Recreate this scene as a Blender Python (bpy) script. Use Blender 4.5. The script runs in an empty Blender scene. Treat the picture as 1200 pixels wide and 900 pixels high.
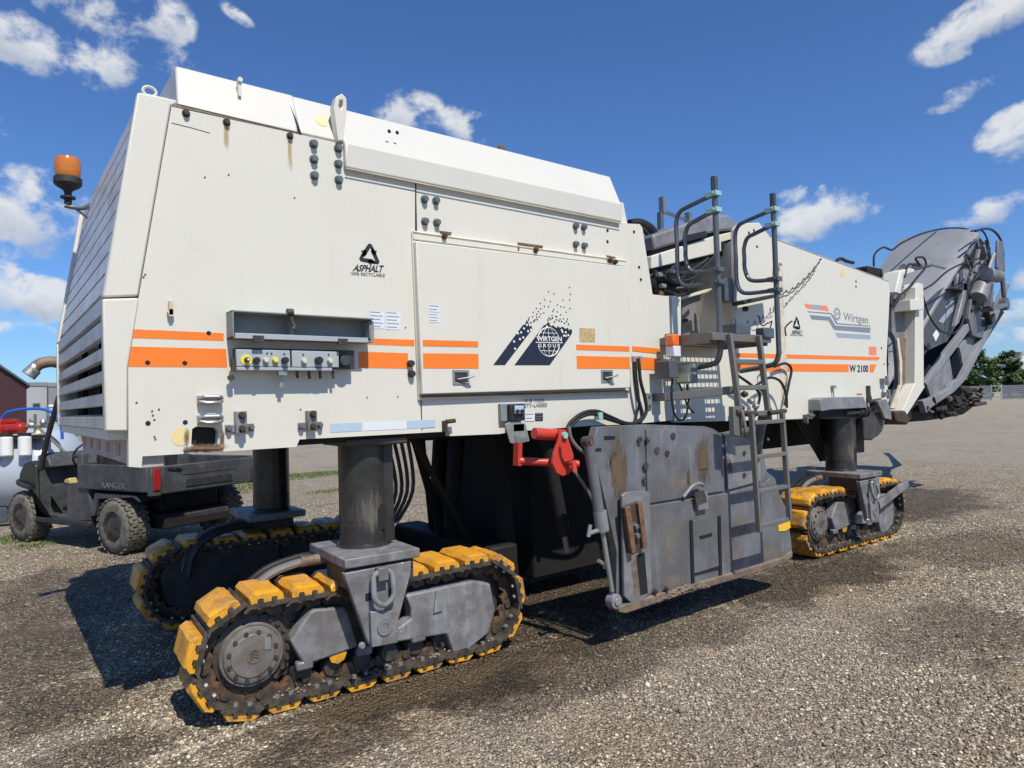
import bpy, bmesh, math, random
from mathutils import Vector, Matrix
from mathutils.geometry import tessellate_polygon
import numpy as np
S = bpy.context.scene
COL = S.collection
random.seed(7)
PI = math.pi
# ---------------------------------------------------------------- camera
cd = bpy.data.cameras.new('camera'); cam = bpy.data.objects.new('camera', cd); COL.objects.link(cam)
R3 = [[0.792187, 0.006065, -0.610249], [-0.609611, -0.038915, -0.791745], [-0.028549, 0.999224, -0.027131]]
mw = Matrix.Identity(4)
for i in range(3):
    for j in range(3): mw[i][j] = R3[i][j]
loc = [0.0, -3.4552, 1.55]
for i in range(3): mw[i][3] = loc[i]
cam.matrix_world = mw
cd.sensor_width = 36; cd.lens = 805/1200*36; cd.clip_start = .05; cd.clip_end = 3000
S.camera = cam
# ---------------------------------------------------------------- sun, sky
SUN = Vector((-.075, -.70, .95)).normalized()
sd = bpy.data.lights.new('sun', 'SUN'); sd.energy = 4.9; sd.angle = math.radians(.5); sd.color = (1, .94, .83)
so = bpy.data.objects.new('sun', sd); COL.objects.link(so)
so.rotation_euler = SUN.to_track_quat('Z', 'Y').to_euler(); so.location = (0, -10, 20)
W = bpy.data.worlds.new('World'); S.world = W; W.use_nodes = True
nt = W.node_tree; N = nt.nodes; L = nt.links
bg = N['Background']; bg.inputs['Strength'].default_value = .076
sky = N.new('ShaderNodeTexSky'); sky.sky_type = 'NISHITA'; sky.sun_disc = False
sky.sun_elevation = math.asin(SUN.z); sky.sun_rotation = math.atan2(SUN.x, SUN.y)
sky.altitude = 200; sky.air_density = 1.0; sky.dust_density = .4; sky.ozone_density = 2.2
def wm(op, a, b=None, c=None, clamp=False):
    n = N.new('ShaderNodeMath'); n.operation = op; n.use_clamp = clamp
    for i, v in enumerate((a, b, c)):
        if v is None: continue
        if isinstance(v, (int, float)): n.inputs[i].default_value = v
        else: L.new(v, n.inputs[i])
    return n.outputs[0]
wtc = N.new('ShaderNodeTexCoord'); wsx = N.new('ShaderNodeSeparateXYZ'); L.new(wtc.outputs['Generated'], wsx.inputs[0])
az = wm('ARCTAN2', wsx.outputs['Y'], wsx.outputs['X']); el = wm('ARCSINE', wsx.outputs['Z'])
def wnoise(scale, detail, rough, zs=2.2, off=0):
    m_ = N.new('ShaderNodeMapping'); m_.inputs['Scale'].default_value = (scale, scale, scale*zs); m_.inputs['Location'].default_value = (off, off*.7, 0)
    L.new(wtc.outputs['Generated'], m_.inputs[0])
    n = N.new('ShaderNodeTexNoise'); n.inputs['Scale'].default_value = 1; n.inputs['Detail'].default_value = detail; n.inputs['Roughness'].default_value = rough
    n.inputs['Distortion'].default_value = .25
    L.new(m_.outputs[0], n.inputs['Vector']); return n.outputs['Fac']
n1 = wnoise(10, 9, .60, 1.35); n2 = wnoise(24, 6, .6, 1.3, 5.)
# (direction of the cloud), half width, half height, tilt, weight
clouds = [([(1.529,0.239)][0], .085, .052, .0, 1.0), ([(1.49,0.268)][0], .05, .03, .3, .7), ([(1.52,0.14)][0], .05, .03, 0, .8), ([(1.542,0.101)][0], .045, .012, 0, .8),
 ([(1.421,0.421)][0], .09, .04, .1, .75), ([(1.461,0.472)][0], .07, .03, -.2, .9), ([(1.387,0.478)][0], .05, .034, 0, .75), ([(1.532,0.425)][0], .07, .03, -.3, .75), ([(1.284,0.496)][0], .03, .01, -.5, .4),
 ([(1.053,0.401)][0], .055, .032, 0, .78), ([(0.972,0.383)][0], .055, .028, -.2, .75),
 ([(0.48,0.235)][0], .075, .034, .22, 1.0), ([(0.516,0.26)][0], .03, .016, 0, .8),
 ([(0.298,0.416)][0], .075, .028, .25, .85), ([(0.265,0.422)][0], .06, .03, .2, .8), ([(0.317,0.344)][0], .045, .014, .2, .8), ([(0.27,0.292)][0], .045, .03, .4, .95),
 ([(0.289,0.21)][0], .07, .018, .1, 1.0), ([(0.275,0.089)][0], .06, .016, .05, .8), ([(0.28,0.059)][0], .08, .014, 0, .8),
 ([(1.637,0.151)][0], .12, .05, 0, .9), ([(1.664,0.331)][0], .12, .05, 0, .8), ([(0.172,0.138)][0], .12, .04, 0, .9), ([(0.121,0.282)][0], .1, .05, 0, .8)]
field = None; under = None
for (a0, e0), ra, re, th, w_ in clouds:
    ra *= 1.15; re *= 1.2; da = wm('SUBTRACT', az, a0); de = wm('SUBTRACT', el, e0)
    c_, s_ = math.cos(th), math.sin(th)      # azimuth grows to the left
    u = wm('ADD', wm('MULTIPLY', da, c_/ra), wm('MULTIPLY', de, -s_/ra))
    v = wm('ADD', wm('MULTIPLY', da, s_/re), wm('MULTIPLY', de, c_/re))
    q = wm('SUBTRACT', 1.0, wm('ADD', wm('MULTIPLY', u, u), wm('MULTIPLY', v, v)))
    q = wm('MULTIPLY', wm('MAXIMUM', q, 0), w_)
    uq = wm('MULTIPLY', wm('MINIMUM', q, .6), wm('MULTIPLY', v, -1))
    field = q if field is None else wm('MAXIMUM', field, q)
    under = uq if under is None else wm('ADD', under, uq)
# scattered fair-weather clouds over the rest of the sky, behind and beside the view
back = wm('MULTIPLY', wm('SUBTRACT', wnoise(3.2, 6, .6, 2.6, 11.), .60), 5.5)
offv = wm('SUBTRACT', wm('ABSOLUTE', wm('SUBTRACT', az, .907)), .85, clamp=True)
back = wm('MULTIPLY', wm('MULTIPLY', back, wm('MULTIPLY', offv, 4, clamp=True)), wm('MULTIPLY', wm('GREATER_THAN', el, .03), 1))
lown = wm('MULTIPLY', wm('SUBTRACT', wm('ADD', wm('MULTIPLY', n1, .5), wm('MULTIPLY', wnoise(4, 4, .6, 7, 3.), .5)), .48), 3.2)
lowb = wm('MULTIPLY', lown, wm('SUBTRACT', 1.0, wm('DIVIDE', wm('ABSOLUTE', wm('SUBTRACT', el, .05)), .07), clamp=True))
cf = wm('ADD', field, wm('MULTIPLY', wm('SUBTRACT', n1, .505), 4.2))
cf = wm('ADD', cf, wm('MULTIPLY', wm('SUBTRACT', n2, .5), 2.0))
cf = wm('MULTIPLY', cf, wm('GREATER_THAN', field, .001))
cf = wm('MULTIPLY', cf, wm('MULTIPLY', field, 3.5, clamp=True))
cf = wm('MAXIMUM', wm('MAXIMUM', cf, back), lowb)
cr = N.new('ShaderNodeMapRange'); cr.interpolation_type = 'SMOOTHSTEP'; cr.inputs['From Min'].default_value = .16; cr.inputs['From Max'].default_value = 1.0
L.new(cf, cr.inputs['Value'])
dens = wm('MULTIPLY', cr.outputs[0], .93)
hsv = N.new('ShaderNodeMix'); hsv.data_type = 'RGBA'; hsv.blend_type = 'MULTIPLY'; hsv.inputs['Factor'].default_value = 1; hsv.inputs['B'].default_value = (.80, 1.19, 1.74, 1)
L.new(sky.outputs[0], hsv.inputs['A'])
cl = N.new('ShaderNodeMix'); cl.data_type = 'RGBA'; cl.inputs['A'].default_value = (10.2, 10.5, 10.8, 1); cl.inputs['B'].default_value = (5.4, 6.3, 7.8, 1)
sh_ = wm('MULTIPLY', wm('ADD', wm('MULTIPLY', under, 1.9), wm('MULTIPLY', wm('SUBTRACT', n2, .45), 1.6)), 1.0, clamp=True)
L.new(sh_, cl.inputs['Factor'])
mx = N.new('ShaderNodeMix'); mx.data_type = 'RGBA'; L.new(dens, mx.inputs['Factor']); L.new(hsv.outputs['Result'], mx.inputs['A']); L.new(cl.outputs['Result'], mx.inputs['B'])
L.new(mx.outputs['Result'], bg.inputs['Color'])
S.view_settings.view_transform = 'Standard'; S.view_settings.look = 'None'; S.view_settings.gamma = 1; S.view_settings.exposure = 0
S.view_settings.use_curve_mapping = False
S.render.engine = 'CYCLES'
S.cycles.max_bounces = 6

# ---------------------------------------------------------------- materials
class NT:
    def __init__(s, name):
        s.m = bpy.data.materials.new(name); s.m.use_nodes = True; s.t = s.m.node_tree; s.b = s.t.nodes['Principled BSDF']
        s.tc = s.t.nodes.new('ShaderNodeTexCoord'); s.o = s.tc.outputs['Object']
    def n(s, typ, **k):
        x = s.t.nodes.new('ShaderNode'+typ)
        for a, v in k.items():
            if hasattr(x, a): setattr(x, a, v)
        return x
    def l(s, a, b): s.t.links.new(a, b)
    def val(s, sock, v):
        if isinstance(v, (int, float, tuple)): sock.default_value = v
        else: s.l(v, sock)
    def math(s, op, a, b=None, clamp=False):
        x = s.n('Math', operation=op, use_clamp=clamp); s.val(x.inputs[0], a)
        if b is not None: s.val(x.inputs[1], b)
        return x.outputs[0]
    def noise(s, scale, detail=4, rough=.6, vec=None, stretch=(1, 1, 1)):
        v = vec or s.o
        if stretch != (1, 1, 1):
            mp = s.n('Mapping'); mp.inputs['Scale'].default_value = stretch; s.l(v, mp.inputs[0]); v = mp.outputs[0]
        x = s.n('TexNoise'); x.inputs['Scale'].default_value = scale; x.inputs['Detail'].default_value = detail; x.inputs['Roughness'].default_value = rough
        s.l(v, x.inputs['Vector']); return x.outputs['Fac']
    def step(s, v, lo, hi):
        x = s.n('MapRange', interpolation_type='SMOOTHSTEP'); s.l(v, x.inputs['Value']); x.inputs['From Min'].default_value = lo; x.inputs['From Max'].default_value = hi
        return x.outputs[0]
    def mix(s, f, a, b):
        x = s.n('Mix', data_type='RGBA'); s.val(x.inputs['Factor'], f)
        for k, v in (('A', a), ('B', b)):
            if isinstance(v, tuple): x.inputs[k].default_value = (*v[:3], 1)
            else: s.l(v, x.inputs[k])
        return x.outputs['Result']
    def bump(s, h, st=.3, d=.01):
        x = s.n('Bump'); x.inputs['Strength'].default_value = st; x.inputs['Distance'].default_value = d; s.l(h, x.inputs['Height']); s.l(x.outputs[0], s.b.inputs['Normal'])
def mat(name, col, rough=.5, metal=0, var=.12, vs=5, dirt=None, da=.5, ds=3, dw=.12, streak=None, chips=None, cs=60, ct=.72, bump=0, bs=60, rv=.12, spec=.5, coat=0):
    k = NT(name); c = tuple(col)
    dark = tuple(x*(1-var) for x in c); lite = tuple(min(1, x*(1+var)) for x in c)
    cc = k.mix(k.noise(vs, 5, .65), dark, lite)
    if streak: cc = k.mix(k.math('MULTIPLY', k.step(k.noise(1, 5, .65, stretch=(14, 14, 1.1)), .52, .78), streak[1]), cc, streak[0])
    if dirt: cc = k.mix(k.math('MULTIPLY', k.step(k.noise(ds, 7, .68), .62-da*.25-dw, .62-da*.25+dw), min(1, da*1.2)), cc, dirt)
    if chips: cc = k.mix(k.step(k.noise(cs, 3, .55), ct, ct+.03), cc, chips)
    k.l(cc, k.b.inputs['Base Color'])
    rr = k.noise(vs*2.3, 4, .6); r2 = k.math('ADD', k.math('MULTIPLY', k.math('SUBTRACT', rr, .5), rv*2), rough, clamp=True); k.l(r2, k.b.inputs['Roughness'])
    k.b.inputs['Metallic'].default_value = metal; k.b.inputs['Specular IOR Level'].default_value = spec
    if coat: k.b.inputs['Coat Weight'].default_value = coat
    if bump: k.bump(k.noise(bs, 5, .6), bump, .004)
    return k.m
M = {}
M['white'] = mat('cream_white_paint', (.66, .64, .555), .42, var=.035, vs=2.2, dirt=(.58, .53, .43), da=.22, ds=1.6, dw=.2, streak=((.52, .46, .34), .22), chips=(.22, .13, .07), cs=34, ct=.745, bump=.35, bs=2.6)
M['ghost'] = mat('faded_emblem_paint', (.63, .615, .545), .5, var=.05)
M['hood'] = mat('white_paint_sun_dimmed', (.61, .595, .535), .38, var=.03, vs=2, dirt=(.6, .55, .45), da=.12, ds=2.5, dw=.2, chips=(.2, .12, .07), cs=30, ct=.78, bump=.1, bs=6)  # same paint as the body, colour lowered to hold back its sunlit brightness
M['creamedge'] = mat('aged_cream_paint', (.68, .62, .49), .5, var=.08, vs=6, dirt=(.4, .27, .13), da=.4, ds=9, chips=(.2, .1, .05), cs=40, ct=.68, bump=.1)
M['orange'] = mat('orange_stripe_film', (.86, .2, .018), .42, var=.05, vs=3, chips=(.72, .68, .6), cs=40, ct=.76)
M['orangefade'] = mat('faded_orange_film', (.8, .24, .12), .5, var=.06)
M['navy'] = mat('dark_navy_film', (.016, .02, .035), .35, var=.2)
M['print'] = mat('black_print', (.02, .02, .022), .5, var=.1)
M['whiteprint'] = mat('white_print', (.8, .79, .76), .5, var=.03)
M['greyprint'] = mat('grey_print', (.2, .23, .28), .5, var=.1)
M['slateprint'] = mat('slate_print', (.3, .36, .44), .5, var=.1)
M['paleprint'] = mat('pale_blue_sticker', (.42, .52, .62), .4, var=.1, vs=20)
M['paper'] = mat('white_label', (.68, .70, .74), .5, var=.05, vs=60)
M['tan'] = mat('tan_label', (.55, .42, .2), .6, var=.2, vs=60, dirt=(.2, .12, .04), da=.4, ds=50)
M['yspot'] = mat('faded_yellow_dot', (.75, .6, .28), .5, var=.08)
M['slat'] = mat('grille_grey_paint', (.66, .64, .60), .38, var=.1, vs=5, dirt=(.28, .23, .19), da=.35, ds=4, metal=.15)
M['steel'] = mat('grey_painted_steel', (.17, .178, .198), .42, var=.28, vs=3, dirt=(.085, .078, .07), da=.5, ds=2.6, streak=((.33, .33, .34), .75), chips=(.13, .08, .05), cs=30, ct=.7, bump=.3, bs=14, metal=.15)
M['steel2'] = mat('worn_light_steel', (.26, .265, .28), .45, var=.22, vs=6, dirt=(.13, .12, .11), da=.5, ds=4, streak=((.5, .51, .53), .5), bump=.3, bs=18, metal=.2)
M['crawler'] = mat('crawler_grey_paint', (.225, .224, .232), .5, var=.3, vs=5, dirt=(.09, .08, .07), da=.55, ds=6, streak=((.5, .49, .48), .8), chips=(.55, .56, .56), cs=45, ct=.70, bump=.35, bs=25)
M['conv'] = mat('conveyor_grey_paint', (.235, .242, .26), .5, var=.14, vs=3, dirt=(.16, .155, .15), da=.45, ds=2, chips=(.1, .08, .07), cs=18, ct=.72, bump=.15, bs=8)
M['cover'] = mat('light_grey_cover_sheet', (.25, .255, .265), .5, var=.12, vs=2, dirt=(.17, .165, .16), da=.35, ds=1.6, chips=(.1, .08, .07), cs=14, ct=.74, bump=.3, bs=4)
M['hub'] = mat('oily_hub_steel', (.17, .16, .15), .5, var=.25, vs=10, dirt=(.12, .09, .065), da=.6, ds=12, streak=((.3, .29, .27), .4), bump=.3, bs=40)
M['sidedark'] = mat('dark_grey_side_sheet', (.062, .066, .075), .45, var=.2, vs=4, dirt=(.12, .12, .12), da=.3, ds=5, bump=.2)
M['dark'] = mat('dark_grease_and_shade_steel', (.035, .034, .034), .5, var=.4, vs=9, dirt=(.09, .07, .05), da=.45, ds=9, bump=.5, bs=40)  # greasy steel; also the painted-in shade of the inner motor covers
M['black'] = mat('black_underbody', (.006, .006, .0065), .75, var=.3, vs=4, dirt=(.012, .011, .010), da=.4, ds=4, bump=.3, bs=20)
M['shoe'] = mat('black_track_shoe', (.03, .028, .026), .55, var=.4, vs=30, dirt=(.13, .10, .07), da=.5, ds=14, bump=.5, bs=60)
M['linkrust'] = mat('rusty_track_link', (.05, .036, .026), .65, var=.4, vs=30, dirt=(.24, .115, .035), da=.5, ds=16, bump=.5, bs=60)
M['rubber'] = mat('black_rubber', (.02, .02, .021), .62, var=.3, vs=20, dirt=(.1, .09, .075), da=.25, ds=12)
M['tyre'] = mat('dusty_tyre_rubber', (.065, .06, .053), .85, var=.3, vs=30, dirt=(.2, .18, .145), da=.65, ds=16)
M['plastic'] = mat('charcoal_plastic', (.045, .047, .052), .5, var=.2, vs=8, dirt=(.13, .125, .12), da=.4, ds=5, bump=.15, bs=30)
M['col'] = mat('worn_black_column', (.034, .033, .032), .32, var=.3, vs=5, dirt=(.08, .075, .068), da=.3, ds=5, streak=((.07, .07, .07), .4), metal=.3, bump=.2, bs=30)
M['rust'] = mat('rusty_steel', (.11, .055, .03), .8, var=.4, vs=16, dirt=(.26, .14, .075), da=.5, ds=20, bump=.6, bs=60)
M['brown'] = mat('brown_scraped_steel', (.12, .092, .072), .6, var=.35, vs=10, dirt=(.28, .2, .13), da=.5, ds=12, bump=.5, bs=40)
M['bolt'] = mat('grey_bolt_steel', (.15, .17, .175), .45, var=.2, vs=40, metal=.4)
M['silver'] = mat('bright_bolt_steel', (.36, .36, .35), .42, var=.25, vs=50, metal=.6)
M['greybox'] = mat('grey_green_box_paint', (.2, .225, .22), .5, var=.14, vs=8, dirt=(.32, .31, .27), da=.35, ds=10, bump=.15)
M['panelgrey'] = mat('control_panel_grey', (.36, .39, .41), .5, var=.08, vs=20, chips=(.12, .12, .12), cs=80, ct=.7)
M['rail'] = mat('dark_grey_rail_paint', (.085, .10, .115), .38, var=.2, vs=10, dirt=(.2, .19, .17), da=.25, ds=8, metal=.1)
M['ladder'] = mat('galvanised_ladder_steel', (.17, .175, .165), .5, var=.25, vs=12, dirt=(.24, .16, .09), da=.35, ds=7, metal=.3)
M['red'] = mat('red_enamel', (.55, .045, .028), .4, var=.15, vs=8, dirt=(.25, .06, .04), da=.3, ds=12)
M['teal'] = mat('pale_teal_clamp', (.3, .5, .47), .5, var=.12)
M['hose'] = mat('black_hose', (.014, .014, .015), .5, var=.3, vs=20, dirt=(.05, .046, .042), da=.2, ds=15)
M['darkrust'] = mat('dark_rusty_bolt', (.045, .032, .024), .7, var=.4, vs=60, dirt=(.13, .07, .035), da=.35, ds=50)
M['ghose'] = mat('dusty_grey_hose', (.16, .15, .145), .6, var=.3, vs=20)
M['blue'] = mat('blue_hose', (.02, .12, .5), .4, var=.1)
M['tank'] = mat('pale_blue_white_tank', (.42, .47, .52), .35, var=.06, vs=2, dirt=(.35, .38, .4), da=.25, ds=3)
M['window'] = mat('dark_window', (.03, .04, .05), .1, var=.1, spec=.6)
M['yellowknob'] = mat('yellow_button_plate', (.75, .68, .08), .45, var=.05)
M['ivory'] = mat('ivory_button', (.62, .58, .42), .45, var=.05)
M['yellowrefl'] = mat('yellow_reflector', (.8, .5, .03), .3, var=.1, vs=60)
M['redtape'] = mat('red_reflector_tape', (.42, .12, .11), .5, var=.15, vs=20, dirt=(.4, .35, .3), da=.3, ds=9)
M['beam'] = mat('dirty_white_beam', (.45, .42, .39), .6, var=.12, vs=6, dirt=(.2, .17, .14), da=.4, ds=8)
M['pump'] = mat('bright_red_pump', (.36, .02, .015), .35, var=.1)
M['green'] = mat('dark_green_fender', (.022, .027, .018), .35, var=.15)
M['barn'] = mat('maroon_siding', (.045, .012, .015), .55, var=.1, vs=2)
M['ware'] = mat('pale_grey_wall', (.36, .37, .38), .8, var=.05, vs=.3)
M['ware2'] = mat('mid_grey_wall', (.22, .22, .22), .8, var=.06, vs=.3)
M['shed'] = mat('pale_blue_wall', (.35, .45, .55), .8, var=.05, vs=.5)
M['fence'] = mat('grey_fence_slat', (.13, .14, .16), .7, var=.15, vs=.6)
M['post'] = mat('galvanised_post', (.4, .4, .4), .5, var=.1)
M['silo'] = mat('pale_silo_wall', (.4, .43, .47), .7, var=.05, vs=.2)
def stain_mat(name, a, b, soft=.55, mx_=.85):
    k = NT(name); g = k.tc.outputs['Generated']; mp = k.n('Mapping'); mp.inputs['Location'].default_value = (-1, 0, -1); mp.inputs['Scale'].default_value = (2, 0, 2); k.l(g, mp.inputs[0])
    ln = k.n('VectorMath', operation='LENGTH'); k.l(mp.outputs[0], ln.inputs[0])
    k.l(k.mix(k.noise(26, 5, .7), a, b), k.b.inputs['Base Color']); k.b.inputs['Roughness'].default_value = .75
    d = k.math('ADD', k.math('SUBTRACT', .9, ln.outputs['Value']), k.math('MULTIPLY', k.math('SUBTRACT', k.noise(1, 7, .72, None, (46, 46, 9)), .5), 2.2))
    k.l(k.math('MULTIPLY', k.step(d, -.02, soft), mx_), k.b.inputs['Alpha']); return k.m
M['stain'] = stain_mat('brown_rust_stain', (.09, .062, .04), (.21, .145, .085), .7, .75); M['stain2'] = stain_mat('dusty_scuff_stain', (.15, .13, .10), (.32, .29, .25), .9, .5); M['runstain'] = stain_mat('pale_rust_run', (.5, .36, .16), (.62, .5, .3), 1.3)
def pad_mat():
    k = NT('yellow_polyurethane'); oi = k.n('ObjectInfo'); rnd = oi.outputs['Random']
    mp = k.n('Mapping'); cx = k.n('CombineXYZ'); k.l(k.math('MULTIPLY', rnd, 37.), cx.inputs[0]); k.l(k.math('MULTIPLY', rnd, 11.), cx.inputs[1]); k.l(k.o, mp.inputs[0]); k.l(cx.outputs[0], mp.inputs['Location'])
    v = mp.outputs[0]
    c = k.mix(k.noise(8, 4, .6, v), (.70, .31, .014), (.82, .40, .03))
    g = k.noise(22, 6, .7, v); big = k.noise(5, 3, .5, v)
    amt = k.math('MULTIPLY', k.step(k.math('ADD', k.math('MULTIPLY', g, .6), k.math('MULTIPLY', big, .4)), .43, .60), k.math('ADD', k.math('MULTIPLY', rnd, .85), .3))
    c = k.mix(amt, c, (.27, .155, .065))
    gm = k.n('NewGeometry')
    edge = k.step(k.noise(70, 3, .6, v), .66, .74)
    c = k.mix(k.math('MULTIPLY', edge, .6), c, (.12, .08, .05))
    k.l(c, k.b.inputs['Base Color']); k.b.inputs['Roughness'].default_value = .42
    k.l(k.math('ADD', k.math('MULTIPLY', amt, .4), .34), k.b.inputs['Roughness'])
    k.bump(k.noise(28, 6, .72, v), .7, .006)
    return k.m
M['pad'] = pad_mat()
def amber():
    k = NT('amber_lens'); k.b.inputs['Base Color'].default_value = (.62, .2, .015, 1); k.b.inputs['Roughness'].default_value = .15; k.b.inputs['Transmission Weight'].default_value = .35; k.b.inputs['Coat Weight'].default_value = .5
    k.bump(k.math('SINE', k.math('MULTIPLY', k.n('SeparateXYZ').outputs[2], 1)), 0.0); return k.m
M['amber'] = mat('amber_lens', (.55, .17, .012), .18, var=.25, vs=40, coat=.6)
M['orangelens'] = mat('orange_lamp_lens', (.85, .16, .02), .25, var=.2, vs=60, coat=.4)
M['redlens'] = mat('red_lamp_lens', (.32, .012, .014), .25, var=.15, vs=60, coat=.4)
M['glass'] = mat('dirty_gauge_glass', (.05, .055, .055), .15, var=.3, vs=60)

# ground colouring shared by the ground sheet and by the loose stones
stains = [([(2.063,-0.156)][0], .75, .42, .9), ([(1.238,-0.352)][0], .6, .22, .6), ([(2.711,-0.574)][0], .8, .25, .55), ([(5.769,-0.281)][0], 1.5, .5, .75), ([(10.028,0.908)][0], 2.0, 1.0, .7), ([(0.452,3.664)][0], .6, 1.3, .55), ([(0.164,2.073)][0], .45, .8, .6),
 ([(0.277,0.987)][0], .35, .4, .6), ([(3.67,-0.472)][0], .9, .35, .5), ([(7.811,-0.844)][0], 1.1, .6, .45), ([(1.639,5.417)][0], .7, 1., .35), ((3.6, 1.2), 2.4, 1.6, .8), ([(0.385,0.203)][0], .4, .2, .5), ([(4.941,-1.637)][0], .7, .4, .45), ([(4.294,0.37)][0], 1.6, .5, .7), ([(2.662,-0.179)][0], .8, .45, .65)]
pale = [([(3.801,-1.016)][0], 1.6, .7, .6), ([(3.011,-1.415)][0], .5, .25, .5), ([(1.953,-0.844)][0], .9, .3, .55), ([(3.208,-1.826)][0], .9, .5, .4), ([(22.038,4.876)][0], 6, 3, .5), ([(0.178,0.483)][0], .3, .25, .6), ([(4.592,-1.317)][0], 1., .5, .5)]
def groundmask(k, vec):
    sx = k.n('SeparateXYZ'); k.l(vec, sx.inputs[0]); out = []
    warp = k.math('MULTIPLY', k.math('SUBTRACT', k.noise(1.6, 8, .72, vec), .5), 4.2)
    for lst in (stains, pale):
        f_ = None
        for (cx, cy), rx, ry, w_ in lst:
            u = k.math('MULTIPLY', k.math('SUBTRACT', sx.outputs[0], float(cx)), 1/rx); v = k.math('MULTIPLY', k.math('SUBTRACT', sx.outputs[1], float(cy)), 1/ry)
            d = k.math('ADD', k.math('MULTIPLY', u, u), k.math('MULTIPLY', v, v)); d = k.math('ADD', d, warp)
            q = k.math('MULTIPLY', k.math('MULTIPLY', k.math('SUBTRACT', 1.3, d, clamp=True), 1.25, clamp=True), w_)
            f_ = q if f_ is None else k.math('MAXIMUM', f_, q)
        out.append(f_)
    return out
MUDX, MUDY = [(1.78,-0.086)][0]
def ground_mat(stone):
    k = NT('gravel_stone' if stone else 'gravel_ground'); g = k.n('NewGeometry'); vec = g.outputs['Position']
    wet, pl = groundmask(k, vec)
    if stone:
        r = g.outputs['Random Per Island']
        rp = k.n('ValToRGB'); e = rp.color_ramp.elements; e[0].position = 0; e[0].color = (.10, .088, .075, 1); e[1].position = 1; e[1].color = (.62, .57, .48, 1)
        for p_, c_ in ((.3, (.19, .165, .13)), (.6, (.29, .255, .205)), (.85, (.44, .39, .32)), (.94, (.65, .59, .5))):
            x = e.new(p_); x.color = (*c_, 1)
        k.l(r, rp.inputs[0]); c = rp.outputs[0]
        h = k.noise(300, 2, .5, vec); rough = .8
    else:
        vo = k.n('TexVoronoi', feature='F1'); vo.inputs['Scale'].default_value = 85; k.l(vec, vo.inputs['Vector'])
        vo2 = k.n('TexVoronoi', feature='F1'); vo2.inputs['Scale'].default_value = 38; k.l(vec, vo2.inputs['Vector'])
        vo3 = k.n('TexVoronoi', feature='F1'); vo3.inputs['Scale'].default_value = 16; k.l(vec, vo3.inputs['Vector'])
        def ramp(sock):
            s_ = k.n('SeparateColor'); k.l(sock, s_.inputs[0])
            rp = k.n('ValToRGB'); e = rp.color_ramp.elements; e[0].position = 0; e[0].color = (.05, .041, .031, 1); e[1].position = 1; e[1].color = (.85, .77, .64, 1)
            for p_, c_ in ((.3, (.11, .092, .07)), (.65, (.21, .183, .146)), (.88, (.38, .335, .27))):
                x = e.new(p_); x.color = (*c_, 1)
            k.l(s_.outputs[0], rp.inputs[0]); return rp.outputs[0]
        c1 = ramp(vo.outputs['Color']); c2 = ramp(vo2.outputs['Color'])
        c = k.mix(k.step(k.noise(9, 4, .7, vec), .42, .6), c1, c2)
        c = k.mix(k.step(k.noise(6, 5, .7, vec), .55, .72), c, (.15, .125, .095))
        mud = k.step(k.noise(.55, 6, .62, vec), .47, .66)
        c = k.mix(k.math('MULTIPLY', mud, .62), c, (.19, .14, .088))
        mud2 = k.step(k.noise(2.3, 6, .7, vec), .56, .72)
        c = k.mix(k.math('MULTIPLY', mud2, .55), c, (.12, .082, .05))
        t1 = k.step(k.noise(3.1, 7, .72, vec), .54, .66); c = k.mix(k.math('MULTIPLY', t1, .45), c, (.38, .305, .205))
        t2 = k.step(k.noise(3.3, 8, .74, vec), .46, .36); c = k.mix(k.math('MULTIPLY', t2, .75), c, (.06, .048, .036))
        t3 = k.step(k.noise(.8, 5, .6, vec), .52, .70); c = k.mix(k.math('MULTIPLY', t3, .35), c, (.24, .165, .10))
        # worn, dusty yard further out
        sx = k.n('SeparateXYZ'); k.l(vec, sx.inputs[0])
        far = k.step(k.math('ADD', sx.outputs[0], sx.outputs[1]), 8., 24.)
        fc = k.mix(k.noise(.35, 5, .6, k.o, (1, 1, 1)), (.22, .205, .175), (.34, .315, .27))
        fc = k.mix(k.step(k.noise(.9, 5, .7, vec), .5, .7), fc, (.17, .15, .125))
        c = k.mix(k.math('MULTIPLY', far, .7), c, fc)
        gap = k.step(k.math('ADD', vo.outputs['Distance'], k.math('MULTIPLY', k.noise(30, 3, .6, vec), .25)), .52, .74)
        c = k.mix(k.math('MULTIPLY', gap, .6), c, (.035, .028, .021))  # recess darkening between the stones, painted into the colour
        h = k.math('ADD', k.math('MULTIPLY', vo.outputs['Distance'], -.7), k.math('MULTIPLY', vo2.outputs['Distance'], -1.2))
        h = k.math('ADD', h, k.math('MULTIPLY', k.noise(5, 6, .7, vec), 2.5)); rough = .9
        k.bump(h, 1.0, .02)
    mp = k.n('Mapping'); mp.vector_type = 'TEXTURE'; mp.inputs['Location'].default_value = (MUDX, MUDY, 0); mp.inputs['Rotation'].default_value = (0, 0, math.radians(-3)); mp.inputs['Scale'].default_value = (.95, .17, 1); k.l(vec, mp.inputs[0])
    ln = k.n('VectorMath', operation='LENGTH'); k.l(mp.outputs[0], ln.inputs[0]); k.t.nodes.update if False else None
    md = k.step(k.math('ADD', k.math('SUBTRACT', 1.05, ln.outputs['Value']), k.math('MULTIPLY', k.math('SUBTRACT', k.noise(4, 6, .7, vec), .5), 1.6)), .0, .35)
    wa = k.n('Mix', data_type='RGBA', blend_type='MULTIPLY'); wa.inputs['Factor'].default_value = 1; k.l(c, wa.inputs['A']); wa.inputs['B'].default_value = (1.15, 1.09, .96, 1) if stone else (1.98, 1.89, 1.68, 1); c = wa.outputs['Result']
    c = k.mix(k.math('MULTIPLY', pl, .5 if not stone else .3), c, (.34, .30, .25))
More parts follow.
